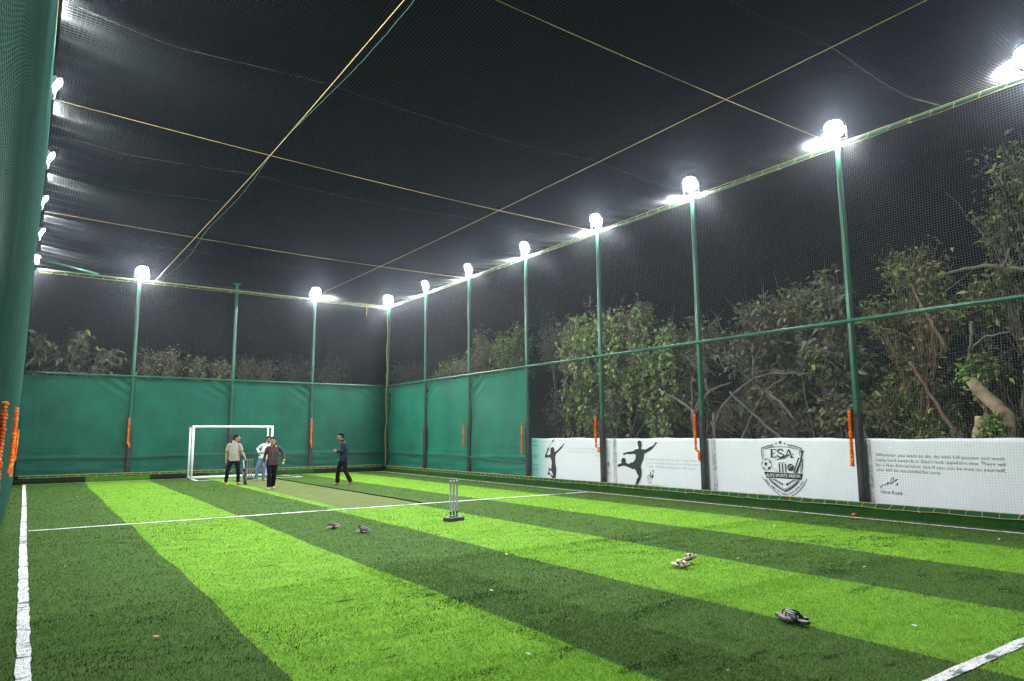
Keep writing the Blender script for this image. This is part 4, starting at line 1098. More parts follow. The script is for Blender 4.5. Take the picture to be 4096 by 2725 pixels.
slipper(5.70, 3.865, math.radians(107), 'black thong slipper lying behind, partly covered by the front one', .014)

# ================================================================== cricket bat
M['bat_black'] = mat('black_bat_cover', (0.012, 0.012, 0.014), .45, .2, 12)
M['bat_edge'] = mat('pale_bat_edge', (0.5, 0.47, 0.42), .5, .1)
M['grip'] = mat('white_bat_grip', (0.62, 0.63, 0.66), .6, .1, 60)
az1 = math.atan2(5.93, 25.2)
bat = empty('cricket_bat', (6.31, 25.06, 0)); bat.rotation_euler = (math.radians(3), math.radians(-7.5), -az1 + math.radians(10)); tag(bat, 'black cricket bat with white grip standing upright under the polo shirt player\'s hand', 'cricket bat')
mb = MB(); V = []; n_ = 0
prof = [(.003, .060), (.03, .066), (.30, .066), (.50, .066), (.535, .054), (.555, .022)]
for z, w in prof:
    for x, y in ((-w, -.012), (w, -.012), (w, .008), (.25 * w, .026 if z < .5 else .014), (-.25 * w, .026 if z < .5 else .014), (-w, .008)): V.append((x, y, z))
F = []
for i in range(len(prof) - 1):
    for k in range(6): F.append((i * 6 + k, i * 6 + (k + 1) % 6, i * 6 + 6 + (k + 1) % 6, i * 6 + 6 + k))
F.append((5, 4, 3, 2, 1, 0)); F.append(tuple(range(len(V) - 6, len(V))))
mb.add(V, F); mb.build('blade', M['bat_black'], bat)
mb = MB(); mb.box((-.059, -.0145, .02), (-.053, -.0125, .50)); mb.box((.054, -.0145, .02), (.062, -.0125, .50)); mb.build('edge_stripe', M['bat_edge'], bat)
mb = MB(); mb.rbox((-.035, -.0148, .40), (-.012, -.0126, .44), .0008); mb.rbox((-.032, -.0148, .33), (-.018, -.0126, .39), .0008); mb.rbox((.02, -.0148, .12), (.028, -.0126, .32), .0008); mb.build('blade_marks', M['print_grey'], bat)
mb = MB(); mb.tube([(0, 0, .55), (0, 0, .62), (0, 0, .84), (0, 0, .85)], [.018, .017, .018, .014], 12); mb.build('handle', M['grip'], bat, True)
# ================================================================== people
from mathutils import noise as mnoise
def skin_mat(name, c):
    return mat(name, c, .5, .10, 14, spec=.35)
M['skin_a'] = skin_mat('skin_warm', (0.36, 0.185, 0.11))
M['skin_b'] = skin_mat('skin_deep', (0.30, 0.145, 0.085))
M['hair'] = mat('black_hair', (0.006, 0.005, 0.005), .7, .3, 40, .4, 120, spec=.15)
M['eye'] = mat('dark_eye', (0.012, 0.01, 0.01), .2, .1)
M['lip'] = mat('lips', (0.26, 0.10, 0.075), .5, .1)
M['stubble'] = mat('short_beard', (0.07, 0.045, 0.035), .8, .2, 60)
M['polo'] = mat('stone_polo_knit', (0.29, 0.265, 0.215), .8, .10, 5, .15, 200)
M['collar'] = mat('cream_collar', (0.56, 0.48, 0.38), .8, .08, 20)
M['maroon'] = mat('dark_maroon_shirt', (0.060, 0.032, 0.032), .75, .2, 5, .1, 150, spec=.15)
M['navy'] = mat('navy_shirt', (0.012, 0.015, 0.026), .75, .25, 5, .1, 150, spec=.15)
M['trouser_navy'] = mat('navy_track_trousers', (0.006, 0.008, 0.015), .8, .25, 4, spec=.1)
M['trouser_black'] = mat('black_trousers', (0.006, 0.006, 0.007), .8, .25, 4, spec=.1)
M['jeans'] = mat('blue_jeans', (0.085, 0.145, 0.27), .8, .35, 3)
M['tennis'] = mat('yellow_green_ball', (0.62, 0.72, 0.03), .8, .1, 30)
M['watch'] = mat('silver_watch', (0.6, 0.6, 0.62), .3, .05, metal=.6)
def striped():
    m = mat('white_striped_shirt', (0.66, 0.66, 0.68), .75, .06, 6)
    N, L = nodes_of(m); b = N['Principled BSDF']
    tc = N.new('ShaderNodeTexCoord'); w = N.new('ShaderNodeTexWave'); w.bands_direction = 'X'; w.inputs['Scale'].default_value = 6.5
    L.new(tc.outputs['Object'], w.inputs['Vector'])
    r = N.new('ShaderNodeValToRGB'); r.color_ramp.elements[0].position = .06; r.color_ramp.elements[0].color = (.24, .25, .29, 1)
    r.color_ramp.elements[1].position = .16; r.color_ramp.elements[1].color = (.68, .68, .70, 1)
    L.new(w.outputs['Fac'], r.inputs['Fac']); L.new(r.outputs['Color'], b.inputs['Base Color'])
    return m
M['striped'] = striped()

def unify(mb, name, material, parent, voxel, smooth_it=4, wrinkle=0.0, seed=0):
    """fuse overlapping closed shapes into one continuous skin"""
    ob = mb.build(name, material, None, True)
    r = ob.modifiers.new('r', 'REMESH'); r.mode = 'VOXEL'; r.voxel_size = voxel; r.use_smooth_shade = True
    if smooth_it:
        s = ob.modifiers.new('s', 'SMOOTH'); s.factor = .5; s.iterations = smooth_it
    dg = bpy.context.evaluated_depsgraph_get(); dg.update()
    me = bpy.data.meshes.new_from_object(ob.evaluated_get(dg))
    old = ob.data
    ob.modifiers.clear(); ob.data = me; bpy.data.meshes.remove(old)
    if not me.materials: me.materials.append(material)
    if wrinkle:
        for v in me.vertices:
            p = v.co
            a = mnoise.noise(Vector((p.x * 9 + seed, p.y * 9, p.z * 22))) + .6 * mnoise.noise(Vector((p.x * 24, p.y * 24 + seed, p.z * 40)))
            v.co = p + v.normal * (a * wrinkle)
        me.update()
    me.polygons.foreach_set('use_smooth', [True] * len(me.polygons))
    ob.name = name; ob.parent = parent
    return ob

def V3(t): return Vector(t)
def hand(mb, wrist, elbow, tip, nrm, curl, side):
    """palm, four jointed fingers of different length and a side thumb; curl 0 flat .. 1 closed"""
    w = V3(wrist); d = (V3(tip) - w).normalized(); n = V3(nrm); n = (n - d * n.dot(d)).normalized(); s = d.cross(n) * side
    mb.loft([w - d * .015, w + d * .02, w + d * .055, w + d * .088, w + d * .097], [(.023, .018), (.030, .017), (.040, .016), (.040, .013), (.034, .009)], 10, side=s)
    for i, (o_, L_) in enumerate(((-.030, .070), (-.010, .080), (.010, .076), (.029, .060))):
        p = w + d * .085 + s * o_; P = [p]; a = .12 + curl * .75
        dd = d.copy()
        for k, f in enumerate((.45, .32, .25)):
            dd = (d * math.cos(a * (k + .6)) + n * math.sin(a * (k + .6)) + s * o_ * 1.2).normalized()
            p = p + dd * L_ * f; P.append(p)
        mb.loft(P, [.0098, .0092, .0085, .0068], 7)
    t0 = w + d * .025 - s * .026
    mb.loft([t0, t0 + (d * .6 - s * .8 + n * .3).normalized() * .032, t0 + (d * .85 - s * .7 + n * .45 * (1 + curl)).normalized() * .062, t0 + (d * 1.0 - s * .45 + n * .6 * (1 + curl)).normalized() * .085], [.014, .0125, .011, .008], 7)

def foot(mb, ankle, tdir, flat_=True, heel=0.0):
    a = V3(ankle); t = V3((tdir[0], tdir[1], 0)).normalized(); s = Vector((-t.y, t.x, 0))
    h = a - t * .045; h.z = .028 + heel
    b = a + t * .06; b.z = .035 + heel * .45
    c = a + t * .135; c.z = .022; e = a + t * .185; e.z = .016
    mb.loft([a + Vector((0, 0, .06)), a, a + t * .02 + Vector((0, 0, -.03))], [.043, .043, .038], 10)
    mb.loft([h - t * .015, h, b, c, e], [(.022, .018), (.034, .028), (.038, .034), (.046, .021), (.036, .013)], 12, side=s)
    for k, (o_, L_, r) in enumerate(((-.030, .034, .0125), (-.012, .034, .0095), (.003, .030, .009), (.018, .025, .0085), (.032, .018, .008))):
        q = e + s * o_ * (1) - t * .006; q.z = .014
        mb.loft([q, q + t * L_ * .6, q + t * L_], [r, r, r * .7], 7)

def person(label, x, y, J, skin, shirt, trousers, opts):
    az = math.atan2(x, y)
    root = empty('person', (x, y, 0.006), -az); tag(root, label, 'person')
    g = lambda k: V3(J[k])
    pel, che, nek, hed = g('pelvis'), g('chest'), g('neck'), g('head')
    sl, sr = g('sl'), g('sr')
    sd = (sr - sl).normalized(); hd = (g('hr') - g('hl')).normalized()
    fwd = Vector((0, 0, 1)).cross(sd) * -1
    if fwd.dot(V3(J['front'])) < 0: fwd = -fwd
    hed = hed - Vector((0, 0, .022))
    up = V3(J.get('head_up', (0, 0, 1))).normalized()
    f = V3(J['face']).normalized(); f = (f - up * f.dot(up)).normalized(); hs = f.cross(up)
    waist = pel.lerp(che, .42)
    shc = (sl + sr) / 2
    # ---- body: one skin
    mb = MB()
    mb.loft([pel - Vector((0, 0, .08)), pel, waist, che, shc - Vector((0, 0, .02)), shc + Vector((0, 0, .035)), nek], [(.13, .10), (.165, .115), (.142, .105), (.160, .115), (.165, .085), (.10, .065), (.058, .060)], 18, side=sd)
    mb.loft([nek - Vector((0, 0, .05)), nek, hed - up * .06 - f * .015], [(.068, .070), (.060, .064), (.058, .064)], 14, side=sd)
    R3 = Matrix((hs, f, up)).transposed()
    H = lambda a, b, c: hed + hs * a + f * b + up * c
    mb.ball(H(0, -.004, .012), (.074, .094, .108), 18, 12, R3)
    mb.ball(H(0, .026, -.058), (.056, .066, .058), 16, 10, R3)
    mb.ball(H(0, .060, -.090), (.030, .030, .022), 12, 8, R3)
    mb.loft([H(0, .086, .022), H(0, .098, -.002), H(0, .112, -.022), H(0, .098, -.034)], [(.008, .008), (.010, .010), (.016, .012), (.013, .008)], 8, side=hs)
    mb.ball(H(0, .082, .030), (.052, .014, .012), 10, 6, R3)
    for s in (-1, 1):
        mb.ball(H(s * .074, -.008, -.010), (.010, .018, .030), 10, 8, R3)
        mb.ball(H(s * .036, .066, -.022), (.022, .016, .018), 8, 6, R3)
    arms = {}
    for k, sgn in (('l', -1), ('r', 1)):
        if 'e' + k not in J: continue
        S_, E_, W_ = g('s' + k), g('e' + k), g('w' + k)
        mb.loft([S_.lerp(shc, .4), S_.lerp(shc, .1), S_.lerp(E_, .5), E_, E_.lerp(W_, .3), W_], [.050, .054, .046, .038, .041, .027], 12)
        hand(mb, W_, E_, g('t' + k), J['n' + k], J.get('c' + k, .35), J.get('ts' + k, 1))
    for k in 'lr':
        Hh, K_, A_ = g('h' + k), g('k' + k), g('a' + k)
        mb.loft([Hh + Vector((0, 0, .03)), Hh - Vector((0, 0, .06)), Hh.lerp(K_, .5), K_, K_.lerp(A_, .3), A_], [.080, .088, .070, .052, .054, .036], 14)
        foot(mb, A_, J['f' + k], True, J.get('heel' + k, 0))
    body = unify(mb, 'body', skin, root, .0085, 2)
    # ---- hair
    mb = MB()
    mb.ball(H(0, -.026, .054), (.086, .100, .098), 20, 12, R3)
    mb.ball(H(0, -.058, -.010), (.079, .064, .082), 16, 10, R3)
    for a, b, c, r in opts.get('tufts', ()): mb.ball(H(a, b, c), r, 10, 8, R3)
    hair = unify(mb, 'hair', M['hair'], root, .008, 1, .010, 3)
    # ---- face details
    for s in (-1, 1):
        mb = MB(); mb.ball(H(s * .031, .086, .010), (.014, .008, .007), 10, 6, R3); mb.build('eye', M['eye'], root, True)
        mb = MB(); mb.loft([H(s * .014, .096, .027), H(s * .034, .092, .034), H(s * .052, .076, .028)], [(.005, .004)] * 3, 6, side=up); mb.build('eyebrow', M['hair'], root, True)
    mb = MB(); mb.ball(H(0, .090, -.062), (.024, .009, .009), 12, 6, R3); mb.build('mouth', M['lip'], root, True)
    if opts.get('beard'):
        mb = MB(); mb.ball(H(0, .034, -.070), (.060, .062, .050), 14, 10, R3); mb.build('beard', M['stubble'], root, True)
        mb = MB(); mb.loft([H(-.028, .088, -.050), H(0, .100, -.045), H(.028, .088, -.050)], [.006] * 3, 6); mb.build('moustache', M['stubble'], root, True)
    if opts.get('glasses'):
        mb = MB()
        for s in (-1, 1):
            mb.tube([H(s * .033 + .024 * math.cos(t), .104, .006 + .019 * math.sin(t)) for t in np.linspace(0, 2 * math.pi, 17)], .0022, 5)
            mb.tube([H(s * .057, .102, .010), H(s * .078, .04, .012), H(s * .080, -.005, .008)], .002, 5)
        mb.tube([H(-.009, .106, .010), H(.009, .106, .010)], .002, 5)
        mb.build('glasses', M['metal'], root)
    # ---- shirt
    hem = opts['hem']
    mb = MB(); hb = pel.copy(); hb.z = hem
    mb.loft([hb, hb.lerp(waist, .5), waist, che, shc - Vector((0, 0, .03)), shc + Vector((0, 0, .028)), nek + Vector((0, 0, .008))],
            [(.190, .140), (.178, .134), (.164, .130 + opts.get('belly', 0)), (.172, .130), (.155, .100), (.100, .078), (.070, .070)], 20, side=sd)
    for k in 'lr':
        if 'e' + k not in J: continue
        S_, E_, W_ = g('s' + k), g('e' + k), g('w' + k)
        if opts['sleeve'] == 'short':
            mb.loft([S_.lerp(shc, .45) + Vector((0, 0, .01)), S_.lerp(shc, .1), S_.lerp(E_, .25), S_.lerp(E_, .5), S_.lerp(E_, .80)], [.052, .057, .060, .061, .066], 14)
        else:
            e = opts.get('cuff', .96)
            mb.loft([S_.lerp(shc, .45) + Vector((0, 0, .01)), S_.lerp(shc, .1), S_.lerp(E_, .25), S_.lerp(E_, .5), E_, E_.lerp(W_, .5), E_.lerp(W_, e)], [.052, .056, .057, .054, .049, .045, .041], 14)
    sh = unify(mb, 'shirt', shirt, root, .012, 3, opts.get('wr', .006), opts.get('seed', 1))
    mb = MB()
    ring = []
    cl = (nek - shc).normalized()
    for i in range(25):
        t = .35 + (2 * math.pi - .7) * i / 24
        ring.append(nek + fwd * (.074 * math.cos(t)) + sd * (.072 * math.sin(t)) + Vector((0, 0, .022 - .022 * math.cos(t))))
    mb.loft(ring, [(.024, .006)] * 25, 8, side=(0, 0, 1)); mb.build('collar', opts.get('collar', shirt), sh, True)
    mb = MB()
    if opts.get('placket'):
        for i in range(opts['placket']):
            z = i / 7
            p = (che + Vector((0, 0, .10))).lerp(hb + Vector((0, 0, .06)), z)
            mb.ball(p + fwd * (.142 + opts.get('belly', 0) * .6), (.006, .006, .006), 8, 5)
        mb.build('buttons', M['capw'], sh)
    # ---- trousers
    mb = MB()
    mb.loft([pel - Vector((0, 0, .10)), pel - Vector((0, 0, .02)), pel + Vector((0, 0, .08))], [(.150, .115), (.176, .128), (.160, .118)], 18, side=hd)
    flare = opts.get('flare', 0)
    for k in 'lr':
        Hh, K_, A_ = g('h' + k), g('k' + k), g('a' + k)
        bot = A_ + Vector((0, 0, opts.get('cuffz', .0)))
        mb.loft([Hh + Vector((0, 0, .03)), Hh - Vector((0, 0, .06)), Hh.lerp(K_, .5), K_, K_.lerp(A_, .5), bot], [.088, .100, .085, .070, .064 + flare * .5, .058 + flare], 16)
    unify(mb, 'trousers', trousers, root, .012, 3, .006, opts.get('seed', 1) + 5)
    # watch / ball
    if opts.get('watch'):
        W_ = g('wr'); E_ = g('er'); d = (W_ - E_).normalized()
        mb = MB(); mb.loft([W_ - d * .012, W_ + d * .012], [.033, .033], 14); mb.build('watch', M['watch'], root, True)
    return root, az
def world_of(x, y, p):
    az = math.atan2(x, y)
    return Vector((x + p[0] * math.cos(az) + p[1] * math.sin(az), y - p[0] * math.sin(az) + p[1] * math.cos(az), p[2]))

person('man in a stone polo shirt, glasses and dark trousers, barefoot, hand on a bat', 5.93, 25.2, dict(
    pelvis=(.0, 0, .91), chest=(-.015, .01, 1.21), neck=(.005, .01, 1.435), head=(.065, -.015, 1.60), face=(.9, -.42, -.12), front=(.25, -1, 0),
    sl=(-.195, .03, 1.355), sr=(.180, -.02, 1.350), el=(-.235, .05, 1.08), wl=(-.245, -.01, .82), tl=(-.25, -.04, .64), nl=(1, .2, 0), cl=.5, tsl=-1,
    er=(.245, -.05, 1.10), wr=(.345, -.14, .945), tr=(.385, -.17, .80), nr=(-.6, .3, -.6), cr=.55, tsr=-1,
    hl=(-.085, 0, .88), hr=(.085, 0, .88), kl=(-.185, -.03, .47), kr=(.155, -.02, .47), al=(-.225, .02, .075), ar=(.165, .04, .075), fl=(.35, -.95), fr=(.85, -.55)),
    M['skin_a'], M['polo'], M['trouser_navy'], dict(hem=.80, sleeve='short', glasses=True, collar=M['collar'], belly=.022, wr=.004, seed=2, placket=2, cuffz=.03,
    tufts=((0, .05, .085, (.055, .035, .028)), (0, -.07, .02, (.07, .045, .07)))))
person('man in a dark maroon shirt walking barefoot with a yellow ball in hand', 6.43, 22.5, dict(
    pelvis=(.025, 0, .845), chest=(.045, 0, 1.14), neck=(.02, -.005, 1.352), head=(.018, -.015, 1.51), face=(-.05, -1, .12), front=(0, -1, 0), head_up=(0, .16, 1),
    sl=(-.140, .01, 1.285), sr=(.225, 0, 1.275), el=(-.205, .05, 1.03), wl=(-.245, -.02, .80), tl=(-.25, -.05, .63), nl=(1, .1, 0), cl=.45, tsl=-1,
    er=(.345, .02, 1.08), wr=(.375, -.12, .90), tr=(.37, -.17, .74), nr=(-1, -.1, -.1), cr=.75, tsr=1,
    hl=(-.06, -.01, .82), hr=(.10, .01, .82), kl=(-.05, -.13, .44), kr=(.095, .02, .43), al=(-.05, -.12, .075), ar=(.06, .20, .085), fl=(-.12, -1), fr=(.35, -.9), heelr=.03),
    M['skin_a'], M['maroon'], M['trouser_black'], dict(hem=.735, sleeve='long', cuff=.93, glasses=True, placket=6, watch=True, beard=False, seed=8, flare=.012,
    tufts=((0, .062, .085, (.066, .030, .026)), (.04, .05, .09, (.04, .03, .025)))))
bp = world_of(6.43, 22.5, (.345, -.16, .80))
mb = MB(); mb.ball((0, 0, 0), .034, 16, 10); o = mb.build('tennis_ball', M['tennis'], None, True); o.location = bp; tag(o, 'yellow-green ball held in the hand of the man in maroon', 'ball')
person('man in white striped shirt and blue jeans, hand on hip, behind the others', 7.30, 26.95, dict(
    pelvis=(.09, 0, .86), chest=(.20, 0, 1.15), neck=(.245, 0, 1.375), head=(.265, -.01, 1.53), face=(.15, -1, -.02), front=(0, -1, 0),
    sl=(.055, .02, 1.32), sr=(.405, 0, 1.29), el=(-.135, .10, 1.16), wl=(-.045, -.06, 1.015), tl=(.08, -.14, 1.03), nl=(.3, .9, 0), cl=.35, tsl=1,
    er=(.47, .03, 1.03), wr=(.46, -.03, .80), tr=(.46, -.05, .62), nr=(-1, 0, 0), cr=.4, tsr=1,
    hl=(.015, 0, .83), hr=(.165, 0, .83), kl=(-.10, -.03, .44), kr=(.13, -.03, .44), al=(-.150, .0, .075), ar=(.115, .03, .075), fl=(-.2, -1), fr=(.6, -.8)),
    M['skin_b'], M['striped'], M['jeans'], dict(hem=.80, sleeve='long', cuff=.97, beard=True, seed=4, placket=5,
    tufts=((0, .055, .085, (.06, .032, .028)),)))
person('man in dark navy shirt and black trousers, side-on, walking with hands together', 8.86, 22.75, dict(
    pelvis=(.02, 0, .875), chest=(.045, 0, 1.19), neck=(-.015, 0, 1.475), head=(-.085, 0, 1.635), face=(-1, -.05, -.16), front=(-1, 0, 0),
    sl=(.02, -.185, 1.395), sr=(.02, .185, 1.395), el=(-.015, -.245, 1.11), wl=(-.205, -.15, 1.12), tl=(-.34, -.06, 1.13), nl=(0, 1, .2), cl=.6, tsl=1,
    er=(-.03, .24, 1.12), wr=(-.21, .10, 1.14), tr=(-.33, -.01, 1.15), nr=(0, -1, .2), cr=.6, tsr=-1,
    hl=(.05, -.085, .86), hr=(-.02, .085, .86), kl=(.10, -.09, .46), kr=(-.145, .09, .47), al=(.285, -.10, .105), ar=(-.150, .10, .075), fl=(-1, -.1), fr=(-1, .05), heell=.045),
    M['skin_b'], M['navy'], M['trouser_black'], dict(hem=.79, sleeve='long', cuff=.95, seed=6, flare=.014,
    tufts=((0, .075, .075, (.06, .040, .030)), (0, .02, .10, (.07, .06, .03)), (0, -.08, .01, (.075, .045, .075)))))
# ================================================================== trees and shrubs outside the nets
def leaf_arrays(C, D, N_, L_, W_):
    """folded leaves: C base points, D direction, N_ normal"""
    D = D / (np.linalg.norm(D, axis=1, keepdims=True) + 1e-9)
    S_ = np.cross(D, N_); S_ /= np.linalg.norm(S_, axis=1, keepdims=True) + 1e-9
    Nn = np.cross(S_, D)
    L_ = L_[:, None]; W_ = W_[:, None]
    a = C; t = C + D * L_ - Nn * L_ * .22
    m = C + D * L_ * .45 - Nn * L_ * .02
    l = C + D * L_ * .42 + S_ * W_ * .5 + Nn * W_ * .14
    r = C + D * L_ * .42 - S_ * W_ * .5 + Nn * W_ * .14
    V = np.stack([a, r, m, l, t], 1).reshape(-1, 3)
    b = np.arange(len(C))[:, None] * 5
    F = np.concatenate([b + np.array([[0, 1, 2]]), b + np.array([[0, 2, 3]]), b + np.array([[1, 4, 2]]), b + np.array([[2, 4, 3]])], 1).reshape(-1, 3)
    return V, F
GREY = [(0, (0.042, 0.046, 0.026)), (.35, (0.084, 0.090, 0.050)), (.7, (0.140, 0.146, 0.090)), (.90, (0.21, 0.205, 0.14)), (.95, (0.32, 0.26, 0.08)), (1, (0.22, 0.20, 0.14))]
GREEN = [(0, (0.051, 0.082, 0.022)), (.4, (0.092, 0.155, 0.041)), (.75, (0.155, 0.238, 0.073)), (.92, (0.255, 0.347, 0.100)), (1, (0.437, 0.365, 0.092))]
VINE = [(0, (0.063, 0.119, 0.026)), (.4, (0.119, 0.228, 0.051)), (.8, (0.209, 0.355, 0.082)), (1, (0.401, 0.493, 0.146))]
OLIVE = [(0, (0.055, 0.063, 0.030)), (.45, (0.100, 0.113, 0.055)), (.8, (0.173, 0.182, 0.100)), (1, (0.383, 0.311, 0.092))]
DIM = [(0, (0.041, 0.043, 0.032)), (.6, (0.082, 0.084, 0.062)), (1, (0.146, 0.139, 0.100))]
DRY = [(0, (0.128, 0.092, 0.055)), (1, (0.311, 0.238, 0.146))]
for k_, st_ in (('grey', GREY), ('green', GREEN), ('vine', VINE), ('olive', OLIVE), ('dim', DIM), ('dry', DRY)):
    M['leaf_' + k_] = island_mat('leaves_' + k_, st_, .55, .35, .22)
M['pink'] = island_mat('pink_flowers', [(0, (0.30, 0.12, 0.20)), (1, (0.50, 0.27, 0.36))], .7, .2, .2)

def bent(a, b, n, bow, r):
    a = Vector(a); b = Vector(b); P = []
    side = Vector((r.uniform(-1, 1), r.uniform(-1, 1), r.uniform(-.3, .6)))
    for i in range(n + 1):
        t = i / n
        j = Vector((r.uniform(-1, 1), r.uniform(-1, 1), r.uniform(-1, 1))) * (b - a).length * .02
        P.append(a.lerp(b, t) + side * bow * math.sin(math.pi * t) + (j if 0 < i < n else Vector()))
    return P

def tree(name, base, blobs, label, cat, group, leafm, leaf=(.10, .05), per=1.0, seed=0, stems=None, bark='bark', trunk_r=.06, twig_n=26, droop=.5, limbs=(), flowers=None, bare=0, vines=0, second=None):
    """blobs = [(x, y, z, rx, ry, rz)] clumps of the crown"""
    r = random.Random(seed); q = np.random.default_rng(seed)
    root = empty(name, (base[0], base[1], -.06)); tag(root, label, cat, group)
    B = Vector((base[0], base[1], -.06))
    tb = MB(); tw = []; LC_, LD = [], []
    for (bx, by, bz, rx, ry, rz_) in blobs:
        c = Vector((bx, by, bz)) - B
        st = Vector((r.uniform(-.25, .25), r.uniform(-.35, .35), 0))
        P = bent(st, c, 6, .25, r)
        tb.tube(P, [trunk_r * (1 - .78 * i / 6) for i in range(7)], 7)
        vol = (rx * ry * rz_) ** (1 / 3)
        nt = max(8, int(twig_n * vol ** 2 * 5.6))
        for t in range(nt):
            d = Vector((r.gauss(0, 1), r.gauss(0, 1), r.gauss(0.15, 1))).normalized()
            f = r.uniform(.35, 1.0) ** .6
            e = c + Vector((d.x * rx, d.y * ry, d.z * rz_)) * f * r.uniform(.85, 1.12)
            s = P[r.randint(3, 6)].lerp(c, r.uniform(.2, .9))
            tw.append([s + (e - s) * (k / 4) + Vector((r.uniform(-1, 1), r.uniform(-1, 1), r.uniform(-1, 1))) * .05 * (0 < k < 4) for k in range(5)])
            n = max(2, int(r.uniform(8, 17) * per))
            for k in range(n):
                u = r.uniform(.45, 1.05)
                p = s.lerp(e, u) + Vector((r.gauss(0, .09), r.gauss(0, .09), r.gauss(0, .07)))
                LC_.append(p[:]); dd = (e - s).normalized() * .5 + Vector((r.gauss(0, .7), r.gauss(0, .7), r.gauss(-droop, .5)))
                LD.append(dd[:])
    for k in range(bare):                                    # bare sticks
        bx, by, bz, rx, ry, rz_ = r.choice(blobs)
        a = Vector((bx, by, bz)) - B + Vector((r.uniform(-rx, rx), r.uniform(-ry, ry), -rz_ * r.uniform(.2, 1.1)))
        e = a + Vector((r.uniform(-.6, .2), r.gauss(0, .8), r.uniform(.1, 1.3)))
        tw.append([a.lerp(e, i / 4) + Vector((r.gauss(0, .03), r.gauss(0, .03), r.gauss(0, .03))) for i in range(5)])
    for k in range(vines):                                   # hanging strings of vine leaves on the pitch side
        bx, by, bz, rx, ry, rz_ = r.choice(blobs)
        p = Vector((bx - rx * r.uniform(.5, 1.05), by + r.uniform(-ry, ry), bz + rz_ * r.uniform(-.6, .8))) - B
        ln = r.uniform(.5, 1.8); path = []
        for i in range(5): path.append(p + Vector((r.gauss(0, .04), r.gauss(0, .06), -ln * i / 4)))
        if path[-1].z < .1: continue
        tw.append(path)
        for i in range(int(ln * 26)):
            s = r.uniform(0, 4); j = min(3, int(s))
            LC_.append((path[j].lerp(path[j + 1], s - j) + Vector((r.gauss(0, .03), r.gauss(0, .05), 0)))[:])
            LD.append((r.gauss(-.5, .4), r.gauss(0, .6), r.gauss(-.9, .3)))
    for (P, rad) in limbs:
        Q = [Vector(p) - B for p in P]
        F_ = []
        for a, b in zip(Q[:-1], Q[1:]):
            for i in range(4): F_.append(a.lerp(b, i / 4) + Vector((r.gauss(0, .012), r.gauss(0, .012), r.gauss(0, .012))))
        F_.append(Q[-1]); n = len(F_)
        tb.tube(F_, [(rad[0] + (rad[1] - rad[0]) * i / (n - 1)) * r.uniform(.92, 1.08) for i in range(n)], 10)
    tb.build('trunk', M[bark], root, True)
    T = np.array([[list(p) for p in t] for t in tw])
    V, F = strands_arrays(T, np.linspace(.010, .0035, 5)); fast('twigs', V, F, M[bark], root)
    C = np.array(LC_); D = np.array(LD); n = len(C)
    N_ = q.normal(0, .6, (n, 3)) + np.array([-.35, 0, .75])
    sz = np.clip(q.lognormal(0, .32, n), .5, 2.0)
    V, F = leaf_arrays(C, D, N_, leaf[0] * sz, leaf[1] * sz)
    if second:
        k2 = q.random(n) < second[1]
        k2 |= smooth_noise(C[:, 1], C[:, 2], 1.6, 1.6, seed) > .72
        m4 = np.repeat(k2, 4)
        fast('foliage', V, F, [M['leaf_' + leafm], M['leaf_' + second[0]]], root, midx=m4.astype(int))
    else:
        fast('foliage', V, F, M['leaf_' + leafm], root)
    if flowers:
        FC = []; FD = []
        for k in range(flowers):
            bx, by, bz, rx, ry, rz_ = r.choice(blobs)
            p = Vector((bx - rx * r.uniform(.3, 1), by + r.uniform(-ry, ry) * .9, bz + rz_ * r.uniform(-.1, .95))) - B
            for i in range(16):
                FC.append((p + Vector((r.gauss(0, .03), r.gauss(0, .05), i * .018)))[:]); FD.append((r.gauss(0, 1), r.gauss(0, 1), r.gauss(.3, .5)))
        FC = np.array(FC); n = len(FC)
        V, F = leaf_arrays(FC, np.array(FD), q.normal(0, 1, (n, 3)), np.full(n, .04), np.full(n, .028)); fast('blossom', V, F, M['pink'], root)
    return root
GR = 'trees and shrubs beyond the side net'
GB = 'trees and shrubs beyond the back net'
# right side, from the camera end
tree('tree', (17.0, 5.4), [(16.9, 4.9, 7.1, 1.0, 1.3, .9), (16.6, 4.3, 5.7, 1.0, 1.2, 1.0), (16.8, 5.9, 4.7, .8, .7, .5), (16.6, 6.2, 3.1, .5, .6, .45), (16.7, 4.7, 3.4, 1.0, .9, 1.1), (16.6, 4.5, 2.0, .8, .8, .7), (17.1, 5.9, 6.2, .7, .6, .6), (17.2, 6.6, 4.4, .6, .6, .6)],
     'tallest tree, at the right edge behind the sawn pale limbs', 'tree', GR, 'green', (.115, .05), .85, 1, second=('olive', .35), bark='bark', trunk_r=.05, bare=26,
     limbs=[([(16.6, 7.1, 5.0), (16.3, 6.75, 5.08), (16.2, 6.21, 5.10), (16.2, 5.71, 5.03), (16.3, 5.1, 4.8)], (.018, .05)), ([(16.2, 5.6, 5.0), (16.2, 5.48, 5.35)], (.025, .018)),
            ([(16.3, 6.45, 3.1), (16.2, 6.33, 3.62), (16.2, 6.29, 3.95)], (.042, .035)), ([(16.2, 6.36, 3.36), (16.2, 6.04, 3.61), (16.2, 5.6, 3.64)], (.03, .02))])
tree('tree_stump', (16.3, 6.0), [(16.0, 6.05, 1.75, .2, .25, .22), (16.3, 6.35, 2.95, .2, .3, .22)], 'short sawn pale stump with fresh leaves just over the quotation banner', 'tree stump', GR, 'vine', (.10, .05), 1.1, 2, bark='bark_tan', trunk_r=.012, twig_n=85,
     limbs=[([(16.2, 6.36, -.06), (16.2, 6.36, 1.5), (16.2, 6.28, 1.95)], (.13, .12)), ([(16.35, 5.85, .2), (16.25, 5.86, 1.95), (16.2, 6.0, 2.16), (16.2, 6.41, 2.71)], (.15, .115))])
